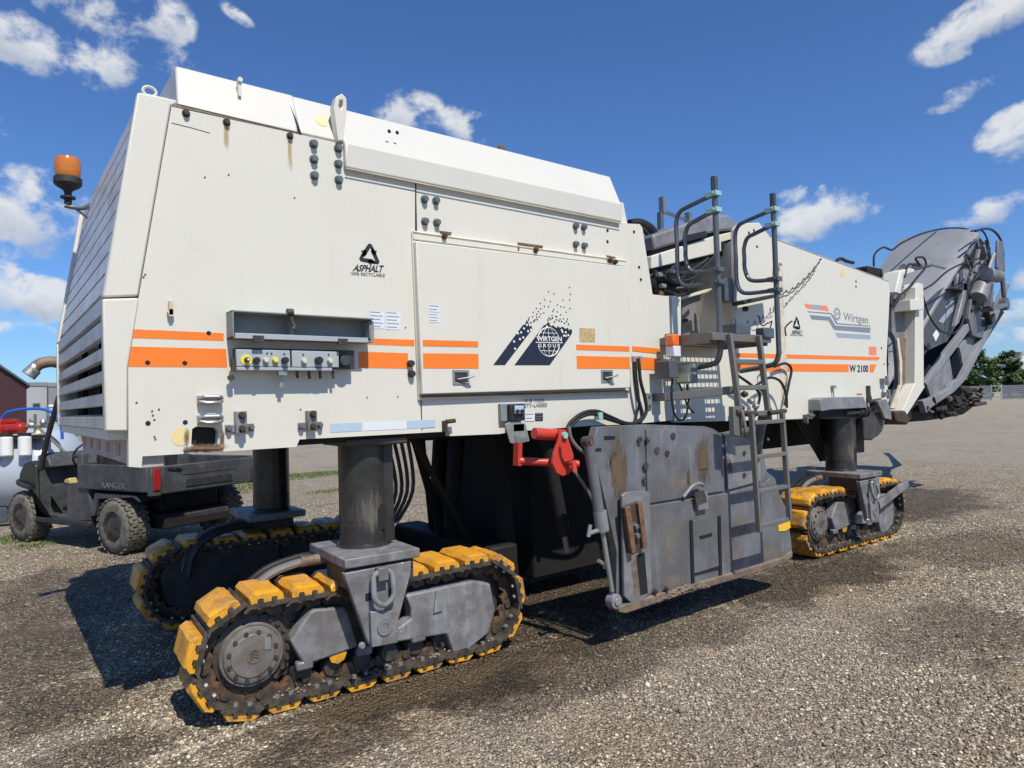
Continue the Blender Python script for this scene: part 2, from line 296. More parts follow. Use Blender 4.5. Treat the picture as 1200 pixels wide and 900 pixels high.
    mm = k.n('Mix', data_type='RGBA', blend_type='MULTIPLY'); k.l(k.math('MULTIPLY', wet, 1.15, clamp=True), mm.inputs['Factor']); k.l(c, mm.inputs['A']); mm.inputs['B'].default_value = (.20, .165, .125, 1)
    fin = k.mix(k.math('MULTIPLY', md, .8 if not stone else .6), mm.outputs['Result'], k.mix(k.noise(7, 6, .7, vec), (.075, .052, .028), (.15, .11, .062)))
    k.l(fin, k.b.inputs['Base Color'])
    k.l(k.math('SUBTRACT', k.math('SUBTRACT', rough, k.math('MULTIPLY', wet, .22)), k.math('MULTIPLY', md, .38)), k.b.inputs['Roughness'])
    return k.m
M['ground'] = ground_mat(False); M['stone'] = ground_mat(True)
def mud_mat():
    k = NT('wet_mud'); c = k.mix(k.noise(6, 6, .7), (.085, .06, .033), (.16, .118, .07))
    k.l(c, k.b.inputs['Base Color']); k.l(k.math('ADD', k.math('MULTIPLY', k.noise(9, 5, .6), .7), .1), k.b.inputs['Roughness']); k.bump(k.noise(18, 6, .7), .5, .01); return k.m
M['mud'] = mud_mat()
def leaf_mat(name, a, b):
    k = NT(name); g = k.n('NewGeometry'); k.l(k.mix(g.outputs['Random Per Island'], a, b), k.b.inputs['Base Color']); k.b.inputs['Roughness'].default_value = .65
    return k.m
M['leaf'] = leaf_mat('tree_leaves', (.022, .05, .010), (.075, .125, .024)); M['leaf2'] = leaf_mat('pale_tree_leaves', (.045, .085, .015), (.12, .18, .035))
M['bark'] = mat('tree_bark', (.09, .07, .05), .9)
M['grass'] = leaf_mat('grass_blades', (.07, .11, .025), (.19, .23, .08))

# ---------------------------------------------------------------- mesh helpers
class MB:
    def __init__(s): s.v = []; s.f = []
    def add(s, vs, fs):
        o = len(s.v); s.v += [tuple(p) for p in vs]; s.f += [tuple(i+o for i in f) for f in fs]; return s
    def box(s, a, b):
        x0, y0, z0 = [min(p, q) for p, q in zip(a, b)]; x1, y1, z1 = [max(p, q) for p, q in zip(a, b)]
        return s.add([(x0,y0,z0),(x1,y0,z0),(x1,y1,z0),(x0,y1,z0),(x0,y0,z1),(x1,y0,z1),(x1,y1,z1),(x0,y1,z1)],
                     [(0,3,2,1),(4,5,6,7),(0,1,5,4),(1,2,6,5),(2,3,7,6),(3,0,4,7)])
    def prism(s, pts, d0, d1, axis='y', holes=()):
        # pts are (x,z) for y, (y,z) for x, (x,y) for z
        def P3(p, d):
            return {'y': (p[0], d, p[1]), 'x': (d, p[0], p[1]), 'z': (p[0], p[1], d)}[axis]
        loops = [list(pts)] + [list(h) for h in holes]
        allp = [p for l_ in loops for p in l_]; n = len(allp)
        vs = [P3(p, d0) for p in allp] + [P3(p, d1) for p in allp]; fs = []
        if holes:
            tri = tessellate_polygon([[Vector((p[0], p[1], 0)) for p in l_] for l_ in loops])
            for t in tri: fs.append(tuple(t)); fs.append(tuple(i+n for i in reversed(t)))
        else: fs = [tuple(range(n)), tuple(range(2*n-1, n-1, -1))]
        o = 0
        for l_ in loops:
            m_ = len(l_)
            for i in range(m_): j = (i+1) % m_; fs.append((o+i, o+i+n, o+j+n, o+j))
            o += m_
        return s.add(vs, fs)
    def tube(s, path, r, n=8, cap=True):
        P_ = [Vector(p) for p in path]; k = len(P_); t0 = (P_[1]-P_[0]).normalized()
        up = Vector((0,0,1)) if abs(t0.z) < .9 else Vector((1,0,0)); u = t0.cross(up).normalized(); rings = []
        for i in range(k):
            if i == 0: t = (P_[1]-P_[0])
            elif i == k-1: t = (P_[-1]-P_[-2])
            else: t = (P_[i+1]-P_[i]).normalized()+(P_[i]-P_[i-1]).normalized()
            if t.length < 1e-9: t = P_[i]-P_[i-1]
            t.normalize(); u = (u-t*u.dot(t)).normalized(); w = t.cross(u); rr = r[i] if isinstance(r, (list, tuple)) else r
            rings.append([P_[i]+u*math.cos(2*PI*a/n)*rr+w*math.sin(2*PI*a/n)*rr for a in range(n)])
        vs = [p for rg in rings for p in rg]; fs = []
        for i in range(k-1):
            for a in range(n): b = (a+1) % n; fs.append((i*n+a, i*n+b, (i+1)*n+b, (i+1)*n+a))
        if cap: fs += [tuple(range(n-1, -1, -1)), tuple((k-1)*n+a for a in range(n))]
        return s.add(vs, fs)
    def cyl(s, a, b, r, n=20, r2=None): return s.tube([a, b], [r, r if r2 is None else r2], n)
    def lathe(s, prof, o, ax='z', n=24):
        o = Vector(o); A = {'x': ((0,1,0),(0,0,1),(1,0,0)), 'y': ((0,0,1),(1,0,0),(0,1,0)), 'z': ((1,0,0),(0,1,0),(0,0,1)), '-y': ((1,0,0),(0,0,1),(0,-1,0))}[ax]
        U, V_, W_ = [Vector(q) for q in A]; vs = []; fs = []
        for r, h in prof: vs += [o+U*math.cos(2*PI*a/n)*r+V_*math.sin(2*PI*a/n)*r+W_*h for a in range(n)]
        for i in range(len(prof)-1):
            for a in range(n): b = (a+1) % n; fs.append((i*n+a, i*n+b, (i+1)*n+b, (i+1)*n+a))
        fs += [tuple(range(n-1, -1, -1)), tuple((len(prof)-1)*n+a for a in range(n))]
        return s.add(vs, fs)
    def loft(s, secs):
        n = len(secs[0]); vs = [p for c in secs for p in c]; fs = []
        for i in range(len(secs)-1):
            for a in range(n): b = (a+1) % n; fs.append((i*n+a, i*n+b, (i+1)*n+b, (i+1)*n+a))
        fs += [tuple(range(n-1, -1, -1)), tuple((len(secs)-1)*n+a for a in range(n))]
        return s.add(vs, fs)
    def beam(s, a, b, w, h, up=(0,0,1)):
        a = Vector(a); b = Vector(b); t = (b-a).normalized(); u = t.cross(Vector(up)).normalized()*w/2; v = u.cross(t).normalized()*h/2
        return s.add([a-u-v, a+u-v, a+u+v, a-u+v, b-u-v, b+u-v, b+u+v, b-u+v], [(0,1,2,3),(7,6,5,4),(0,4,5,1),(1,5,6,2),(2,6,7,3),(3,7,4,0)])
    def mesh(s, name, m, smooth=True, ang=35):
        me = bpy.data.meshes.new(name); me.from_pydata(s.v, [], s.f); me.update()
        bm = bmesh.new(); bm.from_mesh(me); bmesh.ops.recalc_face_normals(bm, faces=bm.faces); bm.to_mesh(me); bm.free()
        if m: me.materials.append(M[m] if isinstance(m, str) else m)
        if smooth:
            me.polygons.foreach_set('use_smooth', [True]*len(me.polygons)); me.set_sharp_from_angle(angle=math.radians(ang))
        return me
    def obj(s, name, m, parent=None, bev=0, seg=2, smooth=True, ang=35, label=None):
        o = bpy.data.objects.new(name, s.mesh(name, m, smooth, ang)); COL.objects.link(o); o.parent = parent
        if bev:
            b = o.modifiers.new('bevel', 'BEVEL'); b.width = bev; b.segments = seg; b.limit_method = 'ANGLE'; b.angle_limit = math.radians(40)
        if label: o['label'] = label
        return o
def inst(name, me, parent, loc=(0,0,0), rot=(0,0,0), label=None):
    o = bpy.data.objects.new(name, me); COL.objects.link(o); o.parent = parent; o.location = loc; o.rotation_euler = rot
    if label: o['label'] = label
    return o
def thing(name, label, cat, loc=(0,0,0), rz=0, group=None):
    o = bpy.data.objects.new(name, None); COL.objects.link(o); o.location = loc; o.rotation_euler = (0,0,rz); o['label'] = label; o['category'] = cat
    o.empty_display_size = .3
    if group: o['group'] = group
    return o
def tag(o, label, cat, group=None):
    o['label'] = label; o['category'] = cat
    if group: o['group'] = group
    return o
def smoothpath(pts, k=6):
    P_ = [Vector(p) for p in pts]; out = []
    for i in range(len(P_)-1):
        p0 = P_[max(0, i-1)]; p1 = P_[i]; p2 = P_[i+1]; p3 = P_[min(len(P_)-1, i+2)]
        for j in range(k):
            t = j/k; out.append(.5*((2*p1)+(p2-p0)*t+(2*p0-5*p1+4*p2-p3)*t*t+(3*p1-p0-3*p2+p3)*t**3))
    out.append(P_[-1]); return out
def y3(pts, y): return [(p[0], y, p[1]) for p in pts]
def x3(pts, x): return [(x, p[0], p[1]) for p in pts]
def text(body, quad, y, m, parent, name='lettering', bold=0, depth=.0006, spacing=1.0, axis='y'):
    # quad = [(u0,v0) lower left, (u1,v0b) lower right, top right, top left] in the facing plane
    c = bpy.data.curves.new('t', 'FONT'); c.body = body; c.offset = bold; c.extrude = .002; c.space_character = spacing; c.align_x = 'LEFT'; c.resolution_u = 3
    o = bpy.data.objects.new('t', c); COL.objects.link(o); bpy.context.view_layer.update()
    me = bpy.data.meshes.new_from_object(o.evaluated_get(bpy.context.evaluated_depsgraph_get())); bpy.data.objects.remove(o)
    n = len(me.vertices); co = np.empty(n*3); me.vertices.foreach_get('co', co); co = co.reshape(-1, 3)
    mn = co.min(0); mx_ = co.max(0); u = (co[:,0]-mn[0])/(mx_[0]-mn[0]); v = (co[:,1]-mn[1])/(mx_[1]-mn[1]); w = (co[:,2]-mn[2])/(mx_[2]-mn[2]+1e-9)
    q = [np.array(p) for p in quad]
    uv = np.outer((1-u)*(1-v), q[0])+np.outer(u*(1-v), q[1])+np.outer(u*v, q[2])+np.outer((1-u)*v, q[3])
    co = np.stack([uv[:,0], y-w*depth, uv[:,1]], 1); me.vertices.foreach_set('co', co.ravel()); me.update(); me.materials.clear(); me.materials.append(M[m]); me.name = name
    o = bpy.data.objects.new(name, me); COL.objects.link(o); o.parent = parent; return o
def decal(name, pts, y, m, parent, th=.0012, label=None): return MB().prism(pts, y, y-th).obj(name, m, parent, smooth=False, label=label)
def disc(cx, cz, r, n=12, rz=None): return [(cx+r*math.cos(2*PI*i/n), cz+(rz or r)*math.sin(2*PI*i/n)) for i in range(n)]

# ---------------------------------------------------------------- ground
HR = np.random.default_rng(21)
HG = [(HR.random((64, 64)), sc, am) for sc, am in ((.9, .011), (2.7, .007), (7.5, .0045), (19., .0028))]
GX0, GX1, GY0, GY1 = -1.6, 11.5, -3.6, 6.6
def height(x, y):
    x = np.asarray(x, float); y = np.asarray(y, float); h = np.zeros_like(x)
    for g, sc, am in HG:
        u = (x*.94+y*.34)*sc+17.3; v = (y*.94-x*.34)*sc+29.1; iu = np.floor(u).astype(int); iv = np.floor(v).astype(int); fu = u-iu; fv = v-iv; fu = fu*fu*(3-2*fu); fv = fv*fv*(3-2*fv)
        a, b, c, d = g[iu%64, iv%64], g[(iu+1)%64, iv%64], g[iu%64, (iv+1)%64], g[(iu+1)%64, (iv+1)%64]
        h += am*((a*(1-fu)+b*fu)*(1-fv)+(c*(1-fu)+d*fu)*fv)
    # shallow wheel ruts running past the machine
    for off, w in ((-1.25, .13), (-2.75, .15)): h -= .008*np.exp(-((y-off-.25*np.sin(x*.5))/w)**2)
    e = np.clip(np.minimum.reduce([x-GX0, GX1-x, y-GY0, GY1-y])/.8, 0, 1)
    return (h-.0125)*e*e*(3-2*e)
def ground():
    nx, ny = 440, 344; X, Y = np.meshgrid(np.linspace(GX0, GX1, nx), np.linspace(GY0, GY1, ny)); Z = height(X, Y)
    V_ = np.stack([X.ravel(), Y.ravel(), Z.ravel()], 1)
    i = np.arange(ny-1)[:,None]*nx+np.arange(nx-1)[None]; F_ = np.stack([i, i+1, i+nx+1, i+nx], 2).reshape(-1, 4)
    g = MB(); n = len(V_); g.v = [tuple(p) for p in V_.tolist()]; g.f = [tuple(f) for f in F_.tolist()]
    B = (-900, 1400, -900, 1400)
    for q in (((B[0],B[2]),(B[1],B[2]),(B[1],GY0),(B[0],GY0)), ((B[0],GY1),(B[1],GY1),(B[1],B[3]),(B[0],B[3])), ((B[0],GY0),(GX0,GY0),(GX0,GY1),(B[0],GY1)), ((GX1,GY0),(B[1],GY0),(B[1],GY1),(GX1,GY1))):
        g.add([(a, b, 0) for a, b in q], [(0,1,2,3)])
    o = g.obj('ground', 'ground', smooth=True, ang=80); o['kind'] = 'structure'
    return o
ground()
def stones():
    rng = np.random.default_rng(5)
    def scatter(n, xr, yr, smin, smax, wgt=None):
        x = rng.uniform(*xr, n); y = rng.uniform(*yr, n); s_ = smin+(smax-smin)*rng.random(n)**3; return x, y, s_
    bx = []
    for cx, cy in ((1.73, .225), (6.95, .10)):
        m_ = 2600; xx = rng.uniform(cx-1.15, cx+1.15, m_); yy = cy-.19-np.abs(rng.normal(0, .035, m_)); bx.append((xx, yy, rng.uniform(.005, .016, m_)))
        xx = cx-1.0-np.abs(rng.normal(0, .05, 500)); yy = rng.uniform(cy-.2, cy+.2, 500); bx.append((xx, yy, rng.uniform(.005, .015, 500)))
    sets = bx+[scatter(90000, (-.6, 4.2), (-2.6, 1.2), .0032, .0125), scatter(34000, (3.5, 9.5), (-1.9, .6), .0035, .012), scatter(26000, (-.6, 2.2), (1., 5.5), .0035, .012), scatter(12000, (7, 16), (-1, 5), .005, .014),
            scatter(2600, (-.6, 9), (-2.6, 1.5), .009, .021), scatter(260, (-.6, 10), (-2.6, 4), .016, .034)]
    x = np.concatenate([a[0] for a in sets]); y = np.concatenate([a[1] for a in sets]); s_ = np.concatenate([a[2] for a in sets])
    fx, fy = .6102, .7917
    dep = x*fx+(y+3.455)*fy; lat = x*fy-(y+3.455)*fx
    keep = (dep > 1.6) & (np.abs(lat) < dep*.82+.4)
    # patchy cover: bare dirt between drifts of stones
    nse = np.sin(x*2.1+1.3*np.sin(y*1.7))*np.sin(y*2.6+1.1*np.sin(x*2.3+1)) + .5*np.sin(x*6.1+y*3.3)*np.sin(y*5.7-x*2.1)
    keep &= rng.random(len(x)) < np.clip(.62+.5*nse, .12, 1)
    keep &= ~((x > 1.0) & (x < 2.75) & (y > -.62) & (y < .02) & (rng.random(len(x)) < .8))
    x = x[keep]; y = y[keep]; s_ = s_[keep]; n = len(x)
    octv = np.array([(1,0,0),(0,1,0),(-1,0,0),(0,-1,0),(0,0,1),(0,0,-1)], float)
    octf = np.array([(0,1,4),(1,2,4),(2,3,4),(3,0,4),(1,0,5),(2,1,5),(3,2,5),(0,3,5)])
    V_ = octv[None]*(1+rng.uniform(-.35, .35, (n, 6, 1))) * np.stack([rng.uniform(.8, 1.3, n), rng.uniform(.7, 1.1, n), rng.uniform(.5, .8, n)], 1)[:,None,:]
    a = rng.uniform(0, 2*PI, n); c, s2 = np.cos(a), np.sin(a); tl = rng.uniform(-.6, .6, n)
    X = V_[:,:,0]*np.cos(tl)[:,None]+V_[:,:,2]*np.sin(tl)[:,None]; Z = -V_[:,:,0]*np.sin(tl)[:,None]+V_[:,:,2]*np.cos(tl)[:,None]; Y = V_[:,:,1]
    X, Y = X*c[:,None]-Y*s2[:,None], X*s2[:,None]+Y*c[:,None]
    V_ = np.stack([X*s_[:,None]+x[:,None], Y*s_[:,None]+y[:,None], Z*s_[:,None]+(s_*.3+height(x, y))[:,None]], 2).reshape(-1, 3)
    F_ = (octf[None]+(np.arange(n)*6)[:,None,None]).reshape(-1, 3)
    me = bpy.data.meshes.new('gravel'); me.vertices.add(len(V_)); me.vertices.foreach_set('co', V_.ravel()); me.loops.add(len(F_)*3); me.loops.foreach_set('vertex_index', F_.ravel().astype(np.int32))
    me.polygons.add(len(F_)); me.polygons.foreach_set('loop_start', np.arange(0, len(F_)*3, 3, dtype=np.int32)); me.polygons.foreach_set('loop_total', np.full(len(F_), 3, np.int32)); me.update(calc_edges=True); me.materials.append(M['stone'])
    o = bpy.data.objects.new('gravel', me); COL.objects.link(o); o['kind'] = 'stuff'; tag(o, 'loose grey and tan gravel strewn over the dirt yard', 'gravel')
stones()
def grass(name, patches, label):
    rng = random.Random(9); g = MB(); vs = []; fs = []
    for (cx, cy), rx, ry, n in patches:
        for i in range(n):
            a = rng.uniform(0, 2*PI); r_ = math.sqrt(rng.random()); x = cx+rx*r_*math.cos(a); y = cy+ry*r_*math.sin(a); h = rng.uniform(.02, .06)*(1.3-r_*.6); b = rng.uniform(0, PI); w = .006*rng.uniform(.7, 2)
            dx, dy = math.cos(b)*w, math.sin(b)*w; o_ = len(vs); vs += [(x-dx, y-dy, 0), (x+dx, y+dy, 0), (x+rng.uniform(-.03,.03), y+rng.uniform(-.03,.03), h)]; fs.append((o_, o_+1, o_+2))
    g.v = vs; g.f = fs; o = g.obj(name, 'grass', smooth=False); o['kind'] = 'stuff'; tag(o, label, 'grass')
grass('grass', [([(0.245,7.34)][0], .25, .35, 500), ([(0.49,6.583)][0], .25, .2, 200), ([(3.935,10.734)][0], .8, .9, 1500), ([(5.336,12.094)][0], 1.8, .8, 3000), ([(6.452,12.107)][0], 1.5, .5, 1600), ([(5.717,59.102)][0], 3, 3.5, 12000), ([(5.231,8.778)][0], .6, .2, 500)], 'thin green grass patches sprouting from the gravel')

# ================================================================ the milling machine
mc = thing('milling_machine', 'large cream white road milling machine with orange stripes on four yellow padded tracks', 'milling machine', (0,0,0))
WID = 2.4
# --- hex bolts (shared meshes)
def boltmesh(r=.02, h=.022, m='bolt'):
    b = MB(); b.lathe([(r*1.25, 0), (r*1.25, .004), (r*1.25, .005)], (0,0,0), '-y', 16); b.lathe([(r, .005), (r, h-.004), (r*.85, h)], (0,0,0), '-y', 6); return b.mesh('bolt', m, True, 30)
BM = boltmesh(.019, .03); BS = boltmesh(.010, .012); BN = boltmesh(.013, .02, 'bolt'); BR = boltmesh(.0145, .022, 'darkrust')
def bolts(pts, y, parent, me=None, name='bolt'):
    for p in pts: inst(name, me or BM, parent, (p[0], y, p[1]), (0, random.random(), 0))

# --- rear body shell
core = MB(); prof = [(.56, 1.42), (.53, 2.06), (.70, 2.98), (.80, 3.02), (3.80, 3.02), (3.96, 2.35), (3.96, 1.42)]
core.prism(prof, .05, WID-.05).obj('engine_housing', 'white', mc)
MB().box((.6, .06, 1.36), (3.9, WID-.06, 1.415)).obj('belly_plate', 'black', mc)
rp = [(0.705,2.975),(1.314,2.977),(1.559,2.977),(1.566,2.852),(1.995,2.845),(1.987,2.562),(1.972,2.496),(1.997,1.402),(2.176,1.391),(1.281,1.393),(1.265,1.356),(1.062,1.356),(0.564,1.357),(0.56,1.307),(0.509,1.315),(0.512,1.754),(0.558,2.073)]
hole = [(0.772,1.469),(0.787,1.48),(0.877,1.472),(0.889,1.455),(0.884,1.395),(0.868,1.383),(0.782,1.389),(0.767,1.401)]
p = MB().prism(rp, 0, .05, holes=[hole]).obj('rear_side_panel', 'white', mc)
h = MB(); h.prism([(0.761,1.493),(0.897,1.487),(0.895,1.37),(0.759,1.378)], .047, .049); h.obj('opening', 'black', p)
# rusty lip under the opening
h = MB(); h.tube(y3([(0.735,1.368),(0.757,1.377),(0.816,1.375),(0.877,1.371),(0.908,1.373)], -.002), .009, 8); h.obj('rust_lip', 'rust', p)
decal('rust_stain', [(0.701,1.354),(0.709,1.405),(0.911,1.397),(0.95,1.391),(0.942,1.354),(0.811,1.355)], -.0005, 'stain', p); decal('rust_stain', [(0.73,1.372),(0.731,1.475),(0.766,1.481),(0.765,1.378)], -.0007, 'stain', p); decal('rust_stain', [(0.889,1.362),(0.891,1.475),(0.92,1.466),(0.918,1.36)], -.0007, 'stain', p)
k = MB(); 
for q in [(0.605,1.557),(0.614,1.518),(0.633,1.564),(0.608,1.538),(0.617,1.43),(0.613,1.441),(0.543,1.597),(1.8,1.98),(1.908,1.994),(1.661,1.6),(1.849,1.601),(1.071,1.817),(0.56,2.143),(0.585,2.176),(0.578,2.164),(1.289,1.545),(0.846,2.667),(0.956,2.699),(1.28,2.638),(1.074,2.008)]:
    k.prism([(q[0]-.004, q[1]-.006), (q[0]+.005, q[1]-.003), (q[0]+.003, q[1]+.006), (q[0]-.003, q[1]+.004)], -.0002, -.0008)
o = k.obj('paint_chip', 'darkrust', p, smooth=False); o['kind'] = 'stuff'
for q in [(0.949,2.879),(1.26,2.865)]: decal('rust_run', [(q[0]-.02, q[1]-.12), (q[0]+.02, q[1]-.12), (q[0]+.02, q[1]+.12), (q[0]-.02, q[1]+.12)], -.0004, 'runstain', p)
MB().prism([(2.002,2.844),(3.726,2.844),(3.921,2.864),(3.948,2.839),(4.038,2.342),(4.227,2.342),(4.226,1.378),(3.755,1.368),(3.324,1.374),(2.652,1.366),(2.558,1.357),(2.19,1.363),(2.186,1.391),(2.005,1.402)], .002, .05).obj('engine_side_panel', 'white', mc)
# far side skin
MB().prism([(0.705,2.975),(3.921,2.868),(4.227,1.382),(0.564,1.36),(0.512,1.754)], WID-.05, WID).obj('far_side_panel', 'white', mc)
# corner panels with the slanted back edge
cu = [(0.564,3.007),(0.728,3.011),(0.724,2.988),(0.702,2.976),(0.556,2.077),(0.415,2.061)]; clw = [(0.415,2.053),(0.556,2.067),(0.509,1.754),(0.506,1.472),(0.418,1.476)]
for y0, y1 in ((-.006, .05), (WID-.05, WID)):
    MB().prism(cu, y0, y1).obj('corner_panel', 'white', mc, bev=.008); MB().prism(clw, y0-.01 if y0 < 0 else y0, y1).obj('corner_panel', 'white', mc, bev=.008)
# grille: dark radiator behind, slats in front
def rx(z): return .425 if z < 2.07 else .425+(z-2.07)*.168
g = MB(); g.prism([(.62, 1.45), (.60, 2.06), (.76, 2.96), (.69, 2.96), (.54, 2.06), (.54, 1.45)], .06, WID-.06).obj('radiator', 'black', mc)
for y in (.8, 1.6): MB().prism([(rx(1.47)+.07, 1.47), (rx(2.06)+.07, 2.06), (rx(2.98)+.07, 2.98), (rx(2.98)+.1, 2.98), (rx(2.06)+.1, 2.06), (rx(1.47)+.1, 1.47)], y-.01, y+.01).obj('grille_post', 'black', mc)
for y in (.052, WID-.06): MB().prism([(rx(1.47)+.012, 1.45), (rx(2.06)+.012, 2.06), (rx(2.98)+.03, 2.98), (rx(2.98)+.2, 2.98), (rx(2.06)+.2, 2.06), (rx(1.47)+.2, 1.45)], y, y+.008).obj('grille_side', 'slat', mc)
nsl = 15
for i in range(nsl):
    z = 1.485+i*.1035; x = rx(z+.03); tilt = 0 if z < 2.06 else .168
    s_ = MB(); hf = .052 if z < 1.8 else (.07 if z < 2.1 else .088); a = [(x, z), (x+hf*tilt, z+hf), (x+.035+hf*tilt, z+hf+.012), (x+.037+hf*tilt, z+hf+.008), (x+.006+hf*tilt, z+hf-.005), (x+.006, z+.004), (x+.03, z+.002), (x+.03, z-.002)]
    s_.prism(a, .05, WID-.05).obj('grille_slat', 'slat', mc)
MB().prism([(.44, 1.435), (.44, 1.48), (.56, 1.48), (.56, 1.435)], .05, WID-.05).obj('grille_sill', 'white', mc)
# bumper beam with reflector tape under the grille
bb = MB().box((.56, .03, 1.30), (.66, WID-.1, 1.44)).obj('bumper_beam', 'beam', mc, bev=.006)
for i in range(6):
    y = .22+i*.38; MB().box((.556, y, 1.335), (.561, y+.13, 1.395)).obj('reflector_tape', 'redtape', bb)
# hood
def hood(x0, x1, zb, zt, inset, name, y0=0, band=None, x0t=None, x1t=None, m='hood'):
    secs = []
    for xb, xt in ((x0, x0t or x0), (x1, x1t or x1)):
        c = [(xb, y0, zb)]
        if band: c.append((xb, y0, band))
        c += [(xt, y0+inset, zt), (xt, WID-y0-inset, zt)]
        if band: c.append((xb, WID-y0, band))
        c.append((xb, WID-y0, zb)); secs.append(c)
    return MB().loft(secs).obj(name, m, mc, bev=.012, seg=3)
zc = [(0.731,3),(1.309,2.981),(1.321,2.981),(1.559,2.977)]; zt_ = [(0.766,3.223),(1.324,3.217),(1.337,3.218),(1.613,3.189)]
hood(zc[0][0], zc[1][0], 2.985, zt_[0][1], .10, 'hood_cover', x0t=zt_[0][0]-.02, x1t=zt_[1][0])
hood(zc[1][0]+.008, zc[3][0]+.012, 2.985, zt_[0][1]-.004, .10, 'hood_cover')
mb_ = [(1.553,2.841),(3.694,2.836),(1.556,2.973),(3.682,2.966)]; mt_ = [(1.656,3.257),(3.795,3.242)]
hood(mb_[0][0], mb_[1][0], (mb_[0][1]+mb_[1][1])/2, (mt_[0][1]+mt_[1][1])/2, .2, 'hood_cover', y0=-.03, band=(mb_[2][1]+mb_[3][1])/2, x0t=mb_[0][0], x1t=mt_[1][0])
MB().box((3.62, .3, 3.0), (3.72, 2.0, 3.12)).obj('vent_box', 'black', mc, bev=.01)
MB().box((.66, .25, 2.98), (.75, 2.1, 3.12)).obj('rear_vent', 'slat', mc, bev=.01)
# lifting lug
lg = [(1.511,2.973),(1.491,3.158),(1.507,3.213),(1.541,3.238),(1.565,3.218),(1.566,3.157),(1.54,2.979)]
lh = [(1.518,3.164),(1.526,3.199),(1.543,3.203),(1.545,3.176),(1.53,3.149)]
MB().prism(lg, -.035, .02, holes=[lh]).obj('lifting_lug', 'white', mc, bev=.004)
# eye ring and latch on the roof edge
ring = MB(); c0 = [(0.617,3.031)][0]; ring.tube([(c0[0]+.028*math.cos(t*PI/8), .02, c0[1]+.022*math.sin(t*PI/8)) for t in range(17)], .007, 6); ring.obj('lifting_eye', 'white', mc)
c0 = [(1.029,3.174)][0]; r_ = MB(); r_.box((c0[0]-.008, .04, c0[1]-.05), (c0[0]+.008, .07, c0[1]+.03)); r_.cyl((c0[0], .03, c0[1]+.03), (c0[0], .06, c0[1]+.03), .012, 12); r_.obj('hood_latch', 'white', mc)
for c0, m in (([(2.856,3.314)][0], 'rust'),): MB().lathe([(.03, 0), (.03, .03), (.022, .05), (.008, .06)], (c0[0], .3, c0[1]-.035), 'z', 12).obj('roof_cap', m, mc)
# seams and rust lines
for sg, sr in (([(0.727,2.993),(1.31,2.983)], .003), ([(0.704,2.898),(0.793,2.894),(0.873,2.887)], .0016)): MB().tube(y3(sg, -.0008), sr, 5).obj('seam', 'rust', mc)
for a, b in (([(1.289,3.171),(1.319,2.98)]),): MB().tube([(a[0]-.0, .085, a[1]), (b[0], -.002, b[1])], .006, 5).obj('seam', 'black', mc)
MB().tube(y3([(1.999,2.848),(1.991,2.563)], -.001), .004, 5).obj('seam', 'black', mc)
MB().tube(y3([(1.557,2.834),(2.417,2.831),(3.693,2.83)], -.03), .0035, 5).obj('seam', 'creamedge', mc)
bolts([(1.387,2.941),(1.387,2.859),(1.388,2.773),(1.524,2.946),(1.522,2.86),(1.523,2.774)], 0, mc)
bolts([(2.053,2.754),(2.131,2.757),(2.052,2.623),(2.133,2.627),(3.254,2.758),(3.331,2.76),(3.249,2.63),(3.33,2.63)], 0, mc)
bolts([(0.767,2.958),(0.95,2.957),(1.262,2.957)], 0, mc, BR)
for q in [(0.852,1.921),(0.59,1.777),(0.745,1.777),(0.588,1.504),(0.743,1.502),(0.518,1.872),(3.572,2.77),(3.568,2.689),(3.852,2.797),(3.895,2.536),(3.91,2.444),(4.129,2),(1.835,3.108),(1.886,3.112),(5.325,1.37),(7.8,1.852),(7.902,1.853)]:
    MB().cyl((q[0], .001, q[1]), (q[0], -.0015, q[1]), .011, 14).obj('bolt_hole', 'black', mc)
for q in [(0.589,1.777),(0.743,1.777)]: MB().lathe([(.017, 0), (.017, .0008)], (q[0], 0, q[1]), '-y', 16).obj('hole_rim', 'whiteprint', mc)
for q in [(0.724,1.437)]: decal('yellow_spot', disc(q[0], q[1], .042, 24), -.0005, 'yspot', mc)
q = [(1.458,3.096)][0]; 
# spot on the tilted hood face
sp = MB(); cc = Vector((q[0], .058-.02, 2.985+.11)); nrm = Vector((0, -.2, .1)).normalized(); uu = Vector((1,0,0)); vv = uu.cross(nrm)
def hood_pt(u, v):   # on the slanted cover, v along slope
    z0, z1 = 2.985, zt_[0][1]-.004; return (q[0]+u, .10*((q[1]-z0+v)/(z1-z0))-.002, q[1]+v)
sp.add([hood_pt(.035*math.cos(t*PI/12), .032*math.sin(t*PI/12)) for t in range(24)], [tuple(range(24))]); sp.obj('yellow_spot', 'yspot', mc)
# --- orange stripes on the body
for pts in ([(0.532,1.927),(0.92,1.924),(0.919,1.887),(0.527,1.887)], [(0.524,1.849),(0.93,1.848),(0.933,1.759),(0.511,1.758)],
            [(1.659,1.925),(1.964,1.927),(1.963,1.889),(1.658,1.892)], [(1.617,1.851),(1.921,1.849),(1.918,1.76),(1.615,1.763)],
            [(3.792,1.941),(4.1,1.93),(4.098,1.891),(3.79,1.904)], [(3.788,1.866),(4.101,1.855),(4.102,1.765),(3.784,1.773)]):
    decal('orange_stripe', pts, .0, 'orange', mc)
gq = [(0.819,2.376)][0]; gm = MB(); gm.prism(disc(gq[0], gq[1], .066, 28), -.0001, -.0004, holes=[disc(gq[0], gq[1], .060, 28)])
for i in range(7): gm.prism([(gq[0]-.04+i*.0125, gq[1]-.045), (gq[0]-.036+i*.0125, gq[1]-.045), (gq[0]-.036+i*.0125, gq[1]+.045), (gq[0]-.04+i*.0125, gq[1]+.045)], -.0001, -.0004)
